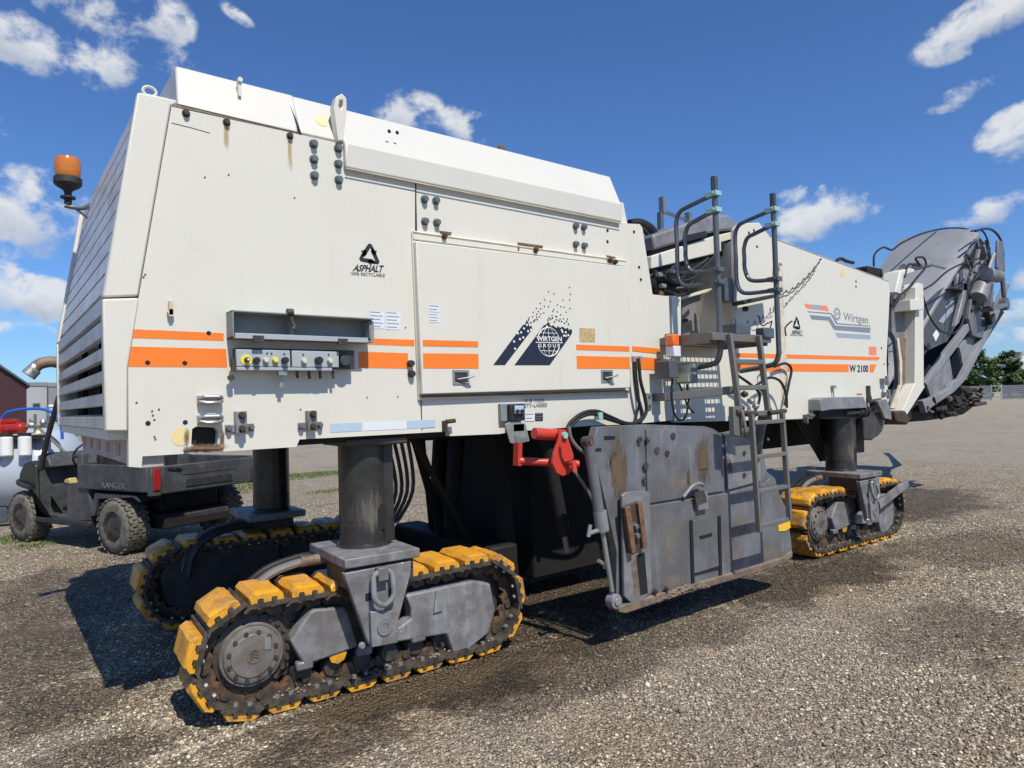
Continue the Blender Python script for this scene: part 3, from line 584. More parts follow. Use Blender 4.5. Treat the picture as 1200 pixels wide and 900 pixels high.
o = gm.obj('faded_emblem', 'ghost', mc, smooth=False); o['kind'] = 'stuff'
# --- door
door = MB().prism([(1.963,2.489),(3.729,2.512),(3.704,1.631),(1.977,1.612)], -.05, -.008).obj('engine_door', 'white', mc, bev=.006)
fr = MB(); fr.prism([(1.961,2.554),(3.728,2.573),(3.725,2.522),(1.961,2.503)], -.022, .002); fr.prism([(1.959,2.549),(1.984,2.548),(1.991,1.613),(3.727,1.618),(3.726,1.593),(1.974,1.579)], -.015, .001); fr.obj('door_frame', 'white', mc, bev=.004)
tr = MB(); tr.tube(y3([(1.962,2.545),(3.727,2.56)], -.022), .006, 6); tr.obj('drip_rail', 'creamedge', mc)
MB().prism([(1.986,1.606),(3.727,1.615),(3.726,1.602),(1.985,1.595)], -.03, -.002).obj('door_seal', 'rust', mc)
for (a, b) in (((516, 270), (530, 276)), ((606, 285), (636, 293)), ((710, 300), (724, 309))):
    pass
for pts in ([(2.134,2.575),(2.224,2.577),(2.217,2.557),(2.193,2.554),(2.14,2.558)], [(2.722,2.577),(2.937,2.58),(2.928,2.551),(2.863,2.555),(2.742,2.552),(2.734,2.523),(2.723,2.522)], [(3.526,2.582),(3.612,2.579),(3.646,2.552),(3.61,2.523),(3.532,2.534)]): decal('rust_patch', pts, -.0235, 'rust', mc)
bolts([(2.168,2.544),(2.869,2.542)], -.026, mc, BR); bolts([(3.557,2.547),(3.609,2.54)], -.028, mc, BR)
for pts in ([(1.99,1.923),(2.373,1.927),(2.372,1.891),(1.99,1.887)], [(1.99,1.846),(2.374,1.851),(2.373,1.762),(1.989,1.76)], [(3.181,1.931),(3.703,1.932),(3.703,1.895),(3.181,1.894)], [(3.181,1.854),(3.703,1.855),(3.702,1.77),(3.182,1.767)]): decal('orange_stripe', pts, -.0505, 'orange', door)
# logo: two slanting bars breaking up into dots, globe and words
YD = -.0505
decal('logo_bar', [(2.483,1.784),(2.573,1.785),(2.802,2.019),(2.795,2.041),(2.778,2.034),(2.768,2.063),(2.754,2.066),(2.741,2.044),(2.728,2.045)], YD, 'navy', door)
decal('logo_bar', [(2.647,1.785),(2.939,1.788),(3.146,2.005),(3.147,2.03),(3.132,2.034),(3.12,2.023),(3.11,2.042),(3.089,2.033),(3.061,2.047),(3.039,2.037),(3.019,2.051),(2.999,2.038),(2.981,2.053),(2.959,2.043),(2.948,2.065),(2.936,2.075),(2.924,2.057),(2.91,2.052),(2.899,2.047)], YD, 'navy', door)
dd = [(2.949,2.272),(2.995,2.261),(3.138,2.315),(3.143,2.269),(2.915,2.216),(2.962,2.208),(3.074,2.224),(3.134,2.229),(2.875,2.19),(2.909,2.173),(2.945,2.172),(3.023,2.189),(3.053,2.18),(3.082,2.178),(3.133,2.172),(2.84,2.154),(2.876,2.155),(2.813,2.128),(2.857,2.136),(2.991,2.156),(2.981,2.144),(3.019,2.143),(3.1,2.145),(2.843,2.118),(2.877,2.121),(2.903,2.129),(3.049,2.125),(2.807,2.1),(2.841,2.099),(2.864,2.102),(2.974,2.116),(3.006,2.112),(3.015,2.111),(2.777,2.091),(3.043,2.096),(3.072,2.099),(3.109,2.1),(2.758,2.067),(2.844,2.083),(2.961,2.091),(2.937,2.085),(2.976,2.1),(3.056,2.081),(3.081,2.071),(3.116,2.065),(3.102,2.083),(3.033,2.084),(2.947,2.098),(2.773,2.077),(2.825,2.079),(2.791,2.061),(2.815,2.069),(3.011,2.09),(2.992,2.074)]
lg_ = MB()
for i, q in enumerate(dd): lg_.prism(disc(q[0], q[1], .0052 if i < 37 else .0062, 12), YD, YD-.001)
lg_.obj('logo_dots', 'navy', door, smooth=False)
wd = [(2.649,1.934),(2.655,1.889),(2.697,1.951),(2.724,1.962),(2.708,1.994),(2.765,2.004),(2.789,2.014),(2.682,1.987),(2.732,2.02),(3.06,2.011),(3.089,2.01),(3.071,1.987),(3.09,1.986),(3.111,1.991),(2.758,2.044),(2.925,2.041),(3.009,2.045),(3.053,2.024)]
lg_ = MB()
for q in wd: lg_.prism(disc(q[0], q[1], .0075, 12), YD-.0013, YD-.002)
lg_.obj('logo_dots', 'whiteprint', door, smooth=False)
gc = [(2.937,1.941),(2.941,2.034),(2.934,1.845),(2.834,1.938),(3.055,1.945)]
gr = (gc[1][1]-gc[2][1])/2; gcz = (gc[1][1]+gc[2][1])/2; gx = gc[0][0]; grx = (gc[4][0]-gc[3][0])/2*.86
lg_ = MB()
def arc(rx_, rz_, a0, a1, n=24): return [(gx+rx_*math.cos(a0+(a1-a0)*t/n), YD-.002, gcz+rz_*math.sin(a0+(a1-a0)*t/n)) for t in range(n+1)]
gp = math.asin(.3)
for rx_, rw in ((1, .0038), (.55, .002), (.03, .002)):
    if rx_ == .03: lg_.tube([(gx, YD-.002, gcz+gr*.3), (gx, YD-.002, gcz+gr)], rw, 4); lg_.tube([(gx, YD-.002, gcz-gr*.32), (gx, YD-.002, gcz-gr)], rw, 4); continue
    for a0, a1 in ((gp, PI-gp), (PI+gp, 2*PI-gp)): lg_.tube(arc(grx*rx_, gr, a0, a1), rw, 4)
for zz in (.62, -.62): lg_.tube([(gx-grx*math.sqrt(1-zz*zz), YD-.002, gcz+gr*zz), (gx+grx*math.sqrt(1-zz*zz), YD-.002, gcz+gr*zz)], .002, 4)
lg_.obj('logo_globe', 'whiteprint', door, smooth=False)
text('WIRTGEN', [(2.834,1.943),(3.05,1.947),(3.051,1.979),(2.832,1.974)], YD-.0025, 'whiteprint', door, bold=.02)
decal('logo_rule', [(2.824,1.937),(3.057,1.941),(3.057,1.936),(2.824,1.932)], YD-.0025, 'whiteprint', door)
text('G R O U P', [(2.845,1.903),(3.031,1.907),(3.032,1.93),(2.844,1.926)], YD-.0025, 'whiteprint', door, bold=.015)
# latch handles in recessed plates
for (a, b, c_) in (([(2.185,1.752),(2.3,1.666),(2.309,1.679)]), ([(3.408,1.76),(3.522,1.673),(3.531,1.685)])):
    hp = MB().prism([(a[0], b[1]), (b[0], b[1]), (b[0], a[1]), (a[0], a[1])], -.052, -.056, holes=[[(a[0]+.012, b[1]+.014), (b[0]-.012, b[1]+.014), (b[0]-.012, a[1]-.014), (a[0]+.012, a[1]-.014)]]).obj('latch_plate', 'greybox', door)
    MB().prism([(a[0]+.012, b[1]+.014), (b[0]-.012, b[1]+.014), (b[0]-.012, a[1]-.014), (a[0]+.012, a[1]-.014)], -.0512, -.052).obj('latch_recess', 'dark', hp)
    hh = MB(); hh.tube([(a[0]+.03, -.06, b[1]+.03), (b[0]-.02, -.09, b[1]+.04), (b[0]+.008, -.095, b[1]+.05)], .006, 8); hh.obj('latch_handle', 'bolt', hp)
decal('tan_label', [(3.217,2.044),(3.363,2.047),(3.358,1.952),(3.213,1.949)], YD, 'tan', door)
def label_sheet(q4, y, parent, rows, name='sticker', m='paper'):
    s_ = decal(name, q4, y, m, parent); (x0, z0), (x1, z1) = q4[3], q4[1]; k = MB()
    for i in range(rows):
        zz = z0+(z1-z0)*(i+.6)/rows; k.prism([(x0+(x1-x0)*.08, zz), (x0+(x1-x0)*(.75+.15*(i % 2)), zz), (x0+(x1-x0)*(.75+.15*(i % 2)), zz+abs(z1-z0)/rows*.22), (x0+(x1-x0)*.08, zz+abs(z1-z0)/rows*.22)], y-.0015, y-.002)
    k.obj('print_line', 'greyprint', s_, smooth=False)
label_sheet([(2.034,2.127),(2.108,2.127),(2.107,2.087),(2.033,2.088)], YD, door, 2); label_sheet([(2.032,2.073),(2.107,2.075),(2.105,2.027),(2.031,2.026)], YD, door, 3)
label_sheet([(1.683,2.073),(1.776,2.077),(1.774,1.982),(1.68,1.979)], -.0005, mc, 5); label_sheet([(1.787,2.075),(1.878,2.079),(1.875,1.98),(1.784,1.979)], -.0005, mc, 5)
# pale strip along the bottom edge
for i, pts in enumerate(([(1.448,1.467),(1.627,1.466),(1.626,1.42),(1.447,1.42)], [(1.632,1.466),(1.899,1.464),(1.898,1.419),(1.631,1.42)], [(1.904,1.465),(2.09,1.465),(2.089,1.42),(1.903,1.419)])): decal('pale_sticker', pts, -.0005, 'paleprint' if i != 1 else 'paper', mc)
# recycling emblem
def recycle(c, s, y, parent, words=True, q1=None, q2=None):
    cx, cz = c; k = MB()
    for a in range(3):
        t = a*2*PI/3+PI/2
        def rot(u, v): return (cx+u*math.cos(t-PI/2)-v*math.sin(t-PI/2), cz+u*math.sin(t-PI/2)+v*math.cos(t-PI/2))
        # thick rounded corner with an arrow point
        k.prism([rot(-.42*s, -.06*s), rot(-.20*s, .34*s), rot(-.04*s, .56*s), rot(.10*s, .56*s), rot(.28*s, .26*s), rot(.36*s, .30*s), rot(.34*s, .02*s), rot(.08*s, .13*s), rot(.15*s, .18*s), rot(.04*s, .36*s), rot(-.22*s, -.06*s)], y-.0005, y-.0015)
    e = k.obj('recycling_emblem', 'print', parent, smooth=False)
    text('ASPHALT', q1, y-.0005, 'print', parent, bold=.035); text('100% RECYCLABLE', q2, y-.0005, 'print', parent, bold=.01)
c0 = [(1.696,2.384)][0]; recycle(c0, .118, 0, mc, True, [(1.592,2.287),(1.771,2.296),(1.783,2.338),(1.608,2.325)], [(1.582,2.265),(1.786,2.272),(1.787,2.291),(1.582,2.282)])

# --- control station on the side
cb = MB(); 
bx = [(0.921,2.017),(1.228,2.018),(1.618,2.044),(1.614,1.883),(0.918,1.871)]
def bxv(px): return px
b0 = [(0.933,2.025),(1.643,1.894),(1.224,2.033)]; x0, x1, xm = b0[0][0], b0[1][0], b0[2][0]; zt, zb = b0[0][1], b0[1][1]
cbx = MB(); d = -.10
cbx.box((x0, d, zb), (x0+.008, 0, zt)); cbx.box((x1-.006, d, zb+.02), (x1, 0, zt-.015)); cbx.box((x0, -.006, zb), (x1, 0, zt)); cbx.box((x0, d, zb), (x1, 0, zb+.008)); cbx.box((x0, d, zt-.008), (xm, 0, zt)); cbx.box((xm-.006, d, zb), (xm, 0, zt))
cbo = cbx.obj('control_box', 'greybox', mc, bev=.002)
MB().box((xm, d-.02, zt-.012), (x1+.01, 0, zt-.004)).obj('box_lid', 'greybox', cbo, bev=.002)
MB().prism([(x1+.02, zb+.0), (x1, zb+.0), (x1, zt-.01), (x1+.02, zt-.02)], -.10, -.005).obj('lid_flap', 'greybox', cbo)
MB().box((x0+.01, -.11, zb-.004), (x1-.02, -.09, zb+.022)).obj('box_ledge', 'panelgrey', cbo, bev=.002)
k = MB(); 
for xx in (x0+.09, x0+.52): MB().box((xx, -.12, zb-.02), (xx+.05, -.1, zb+.012)).obj('box_latch', 'dark', cbo)
kk = MB(); kk.cyl((xm-.03, -.10, zt+.005), (xm+.0, -.10, zt+.005), .018, 10); kk.obj('box_lock', 'dark', cbo); kk = MB(); kk.tube([(xm-.01, -.1, zt-.02), (xm+.005, -.11, zt-.07), (xm-.005, -.11, zb+.05)], .010, 6); kk.obj('box_strap', 'dark', cbo)
# panel with buttons
pq = [(0.939,1.838),(1.565,1.844),(1.563,1.753),(0.938,1.753)]; px0, px1 = pq[0][0], pq[1][0]; pz1 = (pq[0][1]+pq[1][1])/2; pz0 = (pq[2][1]+pq[3][1])/2
pn = MB().box((px0+.02, -.06, pz0), (px1, 0, pz1+.01)).obj('control_panel', 'dark', mc, bev=.003)
xs = [(0.955,1.834),(1.213,1.836),(1.222,1.836),(1.469,1.837)]
for a, b in ((0, 1), (2, 3)): MB().box((xs[a][0], -.08, pz0+.006), (xs[b][0], -.06, pz1)).obj('switch_plate', 'panelgrey', pn, bev=.003)
MB().box((xs[0][0], -.085, pz0-.012), (xs[3][0]-.04, -.01, pz0+.003)).obj('panel_ledge', 'panelgrey', pn, bev=.002)
def knob(p, r, m, h=.02, nm='button'):
    k = MB(); k.lathe([(r, 0), (r, h*.7), (r*.8, h)], (p[0], -.081, p[1]), '-y', 16); return k.obj(nm, m, pn)
kc = [(1,1.791),(1.044,1.788),(1.09,1.791),(1.136,1.792),(1.182,1.791),(1.28,1.79),(1.355,1.793),(1.417,1.792)]
k = MB(); k.lathe([(.027, 0), (.027, .003)], (kc[0][0], -.081, kc[0][1]), '-y', 20); k.obj('button_ring', 'yellowknob', pn)
knob(kc[0], .012, 'dark', .03); knob(kc[0], .006, 'whiteprint', .036)
for i, m in ((1, 'print'), (2, 'ivory'), (3, 'yellowknob'), (4, 'print'), (5, 'ivory'), (6, 'print'), (7, 'ivory')): knob(kc[i], (.014 if m != 'print' else .016)*(1.2 if i == 6 else 1), m, .022 if m != 'print' else .034)
k = MB(); gq = [(1.506,1.794)][0]; k.lathe([(.03, 0), (.03, .02), (.026, .022)], (gq[0], -.06, gq[1]), '-y', 20); k.obj('gauge', 'dark', pn)
k = MB(); k.lathe([(.024, 0), (.024, .002)], (gq[0], -.082, gq[1]), '-y', 20); k.obj('gauge_glass', 'glass', pn)
for q in [(1.099,1.825),(1.12,1.825),(1.278,1.822),(1.413,1.825),(1.183,1.824)]: k = MB(); k.lathe([(.004, 0), (.004, .004)], (q[0], -.081, q[1]), '-y', 8); k.obj('indicator', 'print', pn)
for q in [(1.257,1.735),(1.319,1.731),(1.377,1.731),(1.447,1.732)]: k = MB(); k.tube([(q[0], -.05, q[1]+.01), (q[0], -.05, q[1]-.015), (q[0]+.004, -.05, q[1]-.03)], .008, 8); k.obj('cable_gland', 'dark', pn)
k = MB(); q = [(1.175,1.73)][0]; k.box((q[0]-.02, -.08, q[1]-.012), (q[0]+.02, -.05, q[1]+.012)); k.box((q[0]-.009, -.055, q[1]-.07), (q[0]+.009, -.05, q[1]-.01)); k.obj('hasp', 'silver', pn)
q = [(0.948,1.768)][0]; k = MB(); k.cyl((q[0], -.05, q[1]-.03), (q[0], -.05, q[1]+.03), .012, 10); k.cyl((q[0]-.01, -.06, q[1]-.06), (q[0]-.01, -.03, q[1]-.06), .014, 10); k.obj('latch_post', 'darkrust', pn)
# --- clamps and brackets along the lower edge
for py in ([(0.849,1.61)][0], [(0.848,1.518)][0]):
    k = MB(); k.tube([(py[0]-.05, -.03, py[1]), (py[0]-.03, -.045, py[1]+.008), (py[0]+.03, -.045, py[1]+.008), (py[0]+.05, -.03, py[1])], .010, 8); k.tube([(py[0]-.05, -.03, py[1]-.012), (py[0]-.02, -.05, py[1]-.02), (py[0]+.03, -.05, py[1]-.02), (py[0]+.05, -.03, py[1]-.012)], .009, 8); k.box((py[0]-.055, -.03, py[1]-.022), (py[0]+.055, 0, py[1]+.014)); k.obj('pipe_clamp', 'silver', mc)
for q, s_ in (([(0.987,1.496)][0], 1), ([(1.339,1.491)][0], .95)):
    k = MB(); k.box((q[0]-.028*s_, -.04, q[1]-.055*s_), (q[0]+.024*s_, 0, q[1]+.05*s_)); k.box((q[0]-.07*s_, -.012, q[1]-.05*s_), (q[0]+.065*s_, 0, q[1]-.012*s_)); o = k.obj('bracket', 'steel2', mc, bev=.003)
    bolts([(q[0], q[1]+.03), (q[0], q[1]-.035)], -.04, o, BR); bolts([(q[0]-.055*s_, q[1]-.03), (q[0]+.05*s_, q[1]-.03)], -.012, o, BN)
k = MB(); q = [(0.685,2.04)][0]; k.box((q[0]-.008, -.03, q[1]-.05), (q[0]+.008, 0, q[1]+.02)); k.cyl((q[0], -.03, q[1]-.03), (q[0], -.005, q[1]-.03), .014, 10); k.obj('door_hook', 'creamedge', mc)
for q in ([(1.93,1.789)][0], [(1.934,1.73)][0]): k = MB(); k.lathe([(.02, 0), (.02, .02), (.016, .034)], (q[0], 0, q[1]), '-y', 14); k.obj('rubber_stop', 'rubber', mc)
for q in ([(2.17,1.45)][0],): k = MB(); k.cyl((q[0]-.03, -.04, q[1]), (q[0]+.03, -.04, q[1]+.004), .013, 10); k.box((q[0]-.035, -.04, q[1]-.06), (q[0]-.02, 0, q[1]+.005)); k.obj('pin', 'darkrust', mc)
# socket with plug box and label
q = [(2.638,1.49)][0]; k = MB(); k.box((q[0]-.09, -.03, q[1]-.055), (q[0]+.09, 0, q[1]+.055)); sk = k.obj('socket_plate', 'greybox', mc, bev=.003)
k = MB(); k.box((q[0]-.045, -.07, q[1]-.055), (q[0]+.07, -.03, q[1]+.05)); k.obj('socket_box', 'print', sk, bev=.006)
k = MB(); k.box((q[0]-.02, -.085, q[1]-.01), (q[0]+.05, -.07, q[1]+.04)); k.obj('socket_window', 'paleprint', sk, bev=.004)
for dx in (-.005, .03): k = MB(); k.lathe([(.013, 0), (.013, .01)], (q[0]+dx, -.085, q[1]+.005), '-y', 10); k.obj('socket_pin', 'print', sk)
text('W IR  YOUR', [(2.756,1.547),(2.928,1.549),(2.929,1.574),(2.757,1.572)], -.0008, 'greyprint', mc, bold=.01); text('FETY-LASSES', [(2.741,1.517),(2.949,1.517),(2.95,1.543),(2.742,1.542)], -.0008, 'greyprint', mc, bold=.01)
label_sheet([(2.846,1.478),(2.911,1.476),(2.909,1.426),(2.844,1.428)], -.0008, mc, 3, m='print'); label_sheet([(2.76,1.481),(2.838,1.479),(2.836,1.426),(2.758,1.429)], -.0008, mc, 2)
k = MB(); q = [(2.677,1.387)][0]; k.prism([(2.555,1.419),(2.595,1.43),(2.717,1.417),(2.747,1.303),(2.63,1.288),(2.59,1.301)], -.06, -.05); k.box((q[0]-.06, -.06, q[1]-.02), (q[0]+.03, 0, q[1]+.03)); k.obj('lamp_bracket', 'greybox', mc, bev=.003)
k = MB(); k.prism([(2.624,1.347),(2.664,1.329),(2.719,1.331),(2.732,1.303),(2.636,1.293)], -.066, -.062); k.obj('lamp_plate', 'silver', mc)

# --- middle recess with wall, step, screens
zf = 2.05
mid = [(4.01,2.346),(5.104,2.428),(5.035,1.337),(4.206,1.369)]; mx0 = 3.97; mx1 = [(5.054,2.016)][0][0]
MB().prism([(4.272,2.342),(4.387,2.35),(4.366,1.969),(5.106,1.991),(5.065,1.343),(4.25,1.361)], .012, .05).obj('step_wall', 'white', mc)
MB().box((mx0, .12, 1.45), (mx1+.1, WID-.05, 2.02)).obj('lower_housing', 'white', mc)
MB().box((mx0-.02, .5, 2.02), (mx1+.1, WID-.02, 2.06)).obj('operator_floor', 'steel', mc)
MB().prism([(4.928,2.46),(5.564,2.571),(5.572,2.054),(4.905,2.034)], .42, .46).obj('recess_door', 'steel2', mc, bev=.005, label='grey steel panel inside the ladder recess')
MB().box((4.02, .44, 2.06), (4.1, .5, 2.5)).obj('recess_post', 'white', mc, bev=.005)
k = MB(); k.prism([(5.397,2.839),(5.542,2.854),(5.491,2.041),(5.386,2.038)], .3, .36); k.obj('recess_post', 'white', mc, bev=.005)
k = MB(); k.prism([(4.278,2.36),(4.425,2.364),(4.405,2),(4.29,1.996)], .05, .12); k.obj('recess_post', 'white', mc, bev=.005)
k = MB(); k.prism([(4.569,2.381),(5.024,2.495),(5.023,2.469),(4.568,2.356)], .18, .24); k.obj('recess_rail', 'creamedge', mc, bev=.004)
k = MB(); 
for i in range(18):
    pass
# serrated step grating sticking out between the body and the ladder
sx0, sx1 = 4.10, 4.84; sy0 = -.48; sz = 1.985
k = MB(); k.box((sx0, sy0, sz-.03), (sx1, sy0+.03, sz+.025)); k.box((sx0, -.03, sz-.03), (sx1, 0, sz+.025)); k.box((sx0, sy0+.03, sz-.05), (sx0+.03, -.03, sz+.03)); k.box((sx1-.03, sy0+.03, sz-.05), (sx1, -.03, sz+.03)); st = k.obj('step_platform', 'ladder', mc, bev=.002)
nb = 13
for i in range(nb):
    xx = sx0+.05+i*(sx1-sx0-.1)/(nb-1); k = MB(); k.box((xx-.004, sy0+.03, sz-.02), (xx+.004, -.03, sz+.02))
    k.obj('grating_bar', 'ladder', st)
for j in range(8):
    yy = sy0+.07+j*.05; k = MB(); k.box((sx0+.03, yy-.004, sz-.012), (sx1-.03, yy+.004, sz+.012)); k.obj('grating_bar', 'ladder', st)
# lower foot bar crossing from wall to ladder
k = MB(); k.beam((4.02, -.12, 1.56), (4.34, -.52, 1.60), .012, .06); k.beam((4.02, -.12, 1.56), (4.02, 0, 1.56), .05, .06); k.obj('support_arm', 'ladder', mc, bev=.003)
# --- handrails
def rail(xr, ys, z0, z1, pin, label=None):
    k = MB(); k.tube(smoothpath([(xr, ys, z1), (xr, ys, (z0+z1)/2), (xr, ys, z0+.12)], 3)+smoothpath([(xr, ys, z0+.1), (xr, ys+.025, z0+.03), (xr, ys+.09, z0), (xr, ys+.36, z0-.03)], 5), .021, 12)
    r_ = k.obj('handrail', 'rail', mc)
    k = MB(); k.box((xr-.019, ys-.019, z1-.11), (xr+.019, ys+.019, z1)); k.obj('rail_cap', 'dark', r_, bev=.004)
    for dz0, dz1, dy in ((.13, .78, .36), (.25, .69, .28)):
        a = z1-dz0; b = z1-dz1
        k = MB(); k.tube(smoothpath([(xr, ys, a), (xr, ys+dy-.12, a-.035), (xr, ys+dy-.035, a-.06), (xr, ys+dy, a-.14), (xr, ys+dy, (a+b)/2), (xr, ys+dy, b+.13), (xr, ys+dy-.035, b+.04), (xr, ys+dy-.12, b+.01), (xr, ys, b)], 5), .017, 10); k.obj('grab_bar', 'rail', r_)
        for zz, m in ((a, 'teal'), (b, 'rail')): k = MB(); k.box((xr-.035, ys-.035, zz-.018), (xr+.035, ys+.06, zz+.018)); k.cyl((xr-.05, ys-.01, zz), (xr+.05, ys-.01, zz), .009, 8); k.obj('rail_clamp', m, r_, bev=.003)
rail(4.27, -.42, 1.79, 3.17, 0); rail(5.04, -.42, 1.79, 3.17, 0)
# --- ladder
def ladder():
    lx0, lx1 = 4.27, 4.64
    ld = MB(); ld.beam((lx0, -.50, 2.0), (lx0, -.56, 1.44), .03, .04, (0,1,0)); ul = ld.obj('ladder_stile', 'ladder', mc, bev=.003)
    MB().beam((lx1, -.50, 2.0), (lx1, -.56, 1.36), .03, .04, (0,1,0)).obj('ladder_stile', 'ladder', mc, bev=.003)
    for z in (1.80, 1.61, 1.42): y = -.50-(2.0-z)*.107; MB().box((lx0+.02, y-.02, z-.018), (lx1-.02, y+.035, z+.018)).obj('ladder_rung', 'ladder', mc, bev=.004)
    MB().beam((lx0+.0, -.655, 1.42), (lx0+.0, -.68, .60), .026, .036, (0,1,0)).obj('ladder_stile', 'ladder', mc, bev=.003)
    MB().beam((lx1+.02, -.655, 1.42), (lx1+.02, -.68, .64), .026, .036, (0,1,0)).obj('ladder_stile', 'ladder', mc, bev=.003)
    for z in (1.12, .88, .64, 1.36): MB().box((lx0+.01, -.685, z-.014), (lx1+.01, -.645, z+.014)).obj('ladder_rung', 'ladder', mc, bev=.004)
    k = MB(); k.prism([(lx0-.13, 1.28), (lx0-.03, 1.26), (lx0-.03, 1.48), (lx0-.13, 1.48)], -.6, -.56); k.tube([(lx0-.06, -.62, 1.45), (lx0-.05, -.64, 1.3), (lx0-.02, -.62, 1.27)], .014, 8); k.obj('ladder_hinge', 'ladder', mc, bev=.003)
    k = MB(); k.cyl((lx0-.1, -.6, 1.44), (lx0+.12, -.62, 1.42), .018, 10); k.cyl((lx1-.06, -.6, 1.42), (lx1+.12, -.62, 1.43), .018, 10); k.obj('hinge_pin', 'darkrust', mc)
    MB().cyl((lx1+.02, -.5, 1.40), (lx1+.1, -.3, .80), .035, 14).obj('gas_spring', 'rail', mc)
    MB().cyl((lx1+.1, -.3, .8), (lx1+.13, -.22, .62), .017, 10).obj('gas_spring_rod', 'silver', mc)
ladder()
# --- console cover over the operator's place
k = MB(); cp = [(4.203,2.845),(4.692,3.015),(5.013,3.123),(5.223,3.153),(5.386,3.096),(5.382,3.042),(5.04,2.982),(4.217,2.725)]; k.prism(cp, .12, 1.9); k.obj('console_cover', 'steel2', mc, bev=.02, seg=3, label='grey moulded cover over the operator console')
k = MB(); k.prism([(4.221,2.743),(5.413,3.066),(5.385,3.023),(5.066,2.944),(4.217,2.674)], .15, 1.85); k.obj('console_gap', 'black', mc)
k = MB(); k.prism([(4.196,2.68),(5.04,2.947),(5.371,3.035),(5.323,2.898),(5.043,2.791),(4.181,2.573)], .13, 1.88); k.obj('console_body', 'white', mc, bev=.008)
k = MB(); k.prism([(5.109,2.901),(5.3,2.954),(5.298,2.931),(5.145,2.89),(5.142,2.837),(5.104,2.825)], .12, .128); k.obj('console_slot', 'black', mc)
k = MB(); k.prism([(4.174,2.583),(5.047,2.802),(5.354,2.914),(5.349,2.836),(5.019,2.747),(4.596,2.596),(4.586,2.418),(4.194,2.388)], .16, 1.8); k.obj('console_base', 'black', mc)
k = MB(); k.prism([(4.583,2.884),(4.871,2.961),(4.88,2.915),(4.58,2.828)], .105, .125); k.obj('console_handle', 'print', mc)
rr_ = random.Random(8)
for i in range(9):
    q = [(4.155,2.546),(4.212,2.497),(4.297,2.545),(4.228,2.404),(4.419,2.488),(4.159,2.439),(4.353,2.427),(4.113,2.515),(4.476,2.548)][i]; e_ = [(4.527,2.497),(4.62,2.59),(4.879,2.723),(4.578,2.424),(4.829,2.667),(4.436,2.399),(4.697,2.568),(4.426,2.613),(4.975,2.755)][i]
    MB().tube(smoothpath([(q[0], .08+.02*(i % 4), q[1]), ((q[0]+e_[0])/2, .05+.02*(i % 3), (q[1]+e_[1])/2-.05), (e_[0], .1, e_[1])], 5), .014, 8).obj('hydraulic_hose', 'hose', mc)
for q in [(4.175,2.512),(4.32,2.553),(4.211,2.428)]: MB().box((q[0]-.02, .03, q[1]-.015), (q[0]+.03, .07, q[1]+.015)).obj('hose_fitting', 'silver', mc, bev=.004)
k = MB(); k.tube(smoothpath(y3([(4.194,2.984),(4.319,3.008),(4.454,2.977),(4.524,2.87),(4.496,2.736),(4.395,2.654),(4.32,2.618)], .35), 5), .035, 10); k.tube(smoothpath(y3([(4.177,2.929),(4.28,2.943),(4.371,2.884),(4.408,2.789),(4.351,2.697),(4.297,2.649)], .3), 5), .02, 8); k.obj('hose_loop', 'hose', mc)
for i in range(7):
    k = MB(); rr_ = random.Random(i); a = (3.98+rr_.uniform(0, .1), .3+.1*i, 2.3+rr_.uniform(0, .3)); b = (4.6+rr_.uniform(-.1, .4), .25+.1*i, 2.25+rr_.uniform(-.1, .2)); c_ = ((a[0]+b[0])/2, a[1]-.05, min(a[2], b[2])-.08)
    k.tube(smoothpath([a, c_, b], 6), .018, 8); k.obj('hydraulic_hose', 'hose', mc)
for i, q in enumerate(([(4.495,2.847)][0], [(4.625,2.611)][0])): MB().box((q[0]-.03, .36, q[1]-.02), (q[0]+.03, .42, q[1]+.02)).obj('hose_fitting', 'silver', mc, bev=.005)
k = MB(); q = [(5.595,3.279),(5.605,3.486),(5.651,3.592),(6.059,3.59),(6.049,3.421)]
k.beam((q[0][0], 1.2, q[0][1]), (q[1][0], 1.2, q[1][1]), .05, .05, (0,1,0)); k.beam((q[1][0], 1.2, q[1][1]+.02), (q[1][0]+.5, 1.2, q[1][1]-.03), .03, .03); k.obj('guard_post', 'rail', mc)
k = MB(); k.box((q[1][0]-.0, 1.16, q[1][1]), (q[1][0]+.05, 1.22, q[1][1]+.16)); k.obj('guard_post', 'steel', mc); k = MB(); k.box((q[1][0]+.42, 1.16, q[1][1]-.12), (q[1][0]+.47, 1.22, q[1][1]+.06)); k.obj('guard_post', 'steel', mc)
# --- side lamp, boxes and cables left of the ladder
lq = [(4.082,1.975)][0]
k = MB(); k.box((lq[0]-.035, -.16, lq[1]-.06), (lq[0]+.035, -.09, lq[1]+.055)); lm = k.obj('lamp_bracket', 'dark', mc, bev=.004)
q = [(4.043,1.976),(4.058,1.894),(4.012,1.761),(4.168,1.736)]
k = MB(); k.box((q[0][0]-.03, -.2, q[0][1]-.045), (q[0][0]+.045, -.12, q[0][1]+.045)); k.obj('indicator_lamp', 'orangelens', mc, bev=.012, label='orange side marker lamp')
k = MB(); k.box((q[1][0]-.04, -.2, q[1][1]-.04), (q[1][0]+.04, -.12, q[1][1]+.04)); k.obj('lamp_base', 'paper', mc, bev=.006)
k = MB(); k.box((q[2][0]-.05, -.2, q[2][1]-.065), (q[2][0]+.05, -.06, q[2][1]+.065)); k.obj('lamp_housing', 'rail', mc, bev=.006)
k = MB(); k.box((q[3][0]-.05, -.24, q[3][1]-.08), (q[3][0]+.07, -.12, q[3][1]+.07)); k.obj('junction_box', 'greybox', mc, bev=.008, label='grey junction box with a cable')
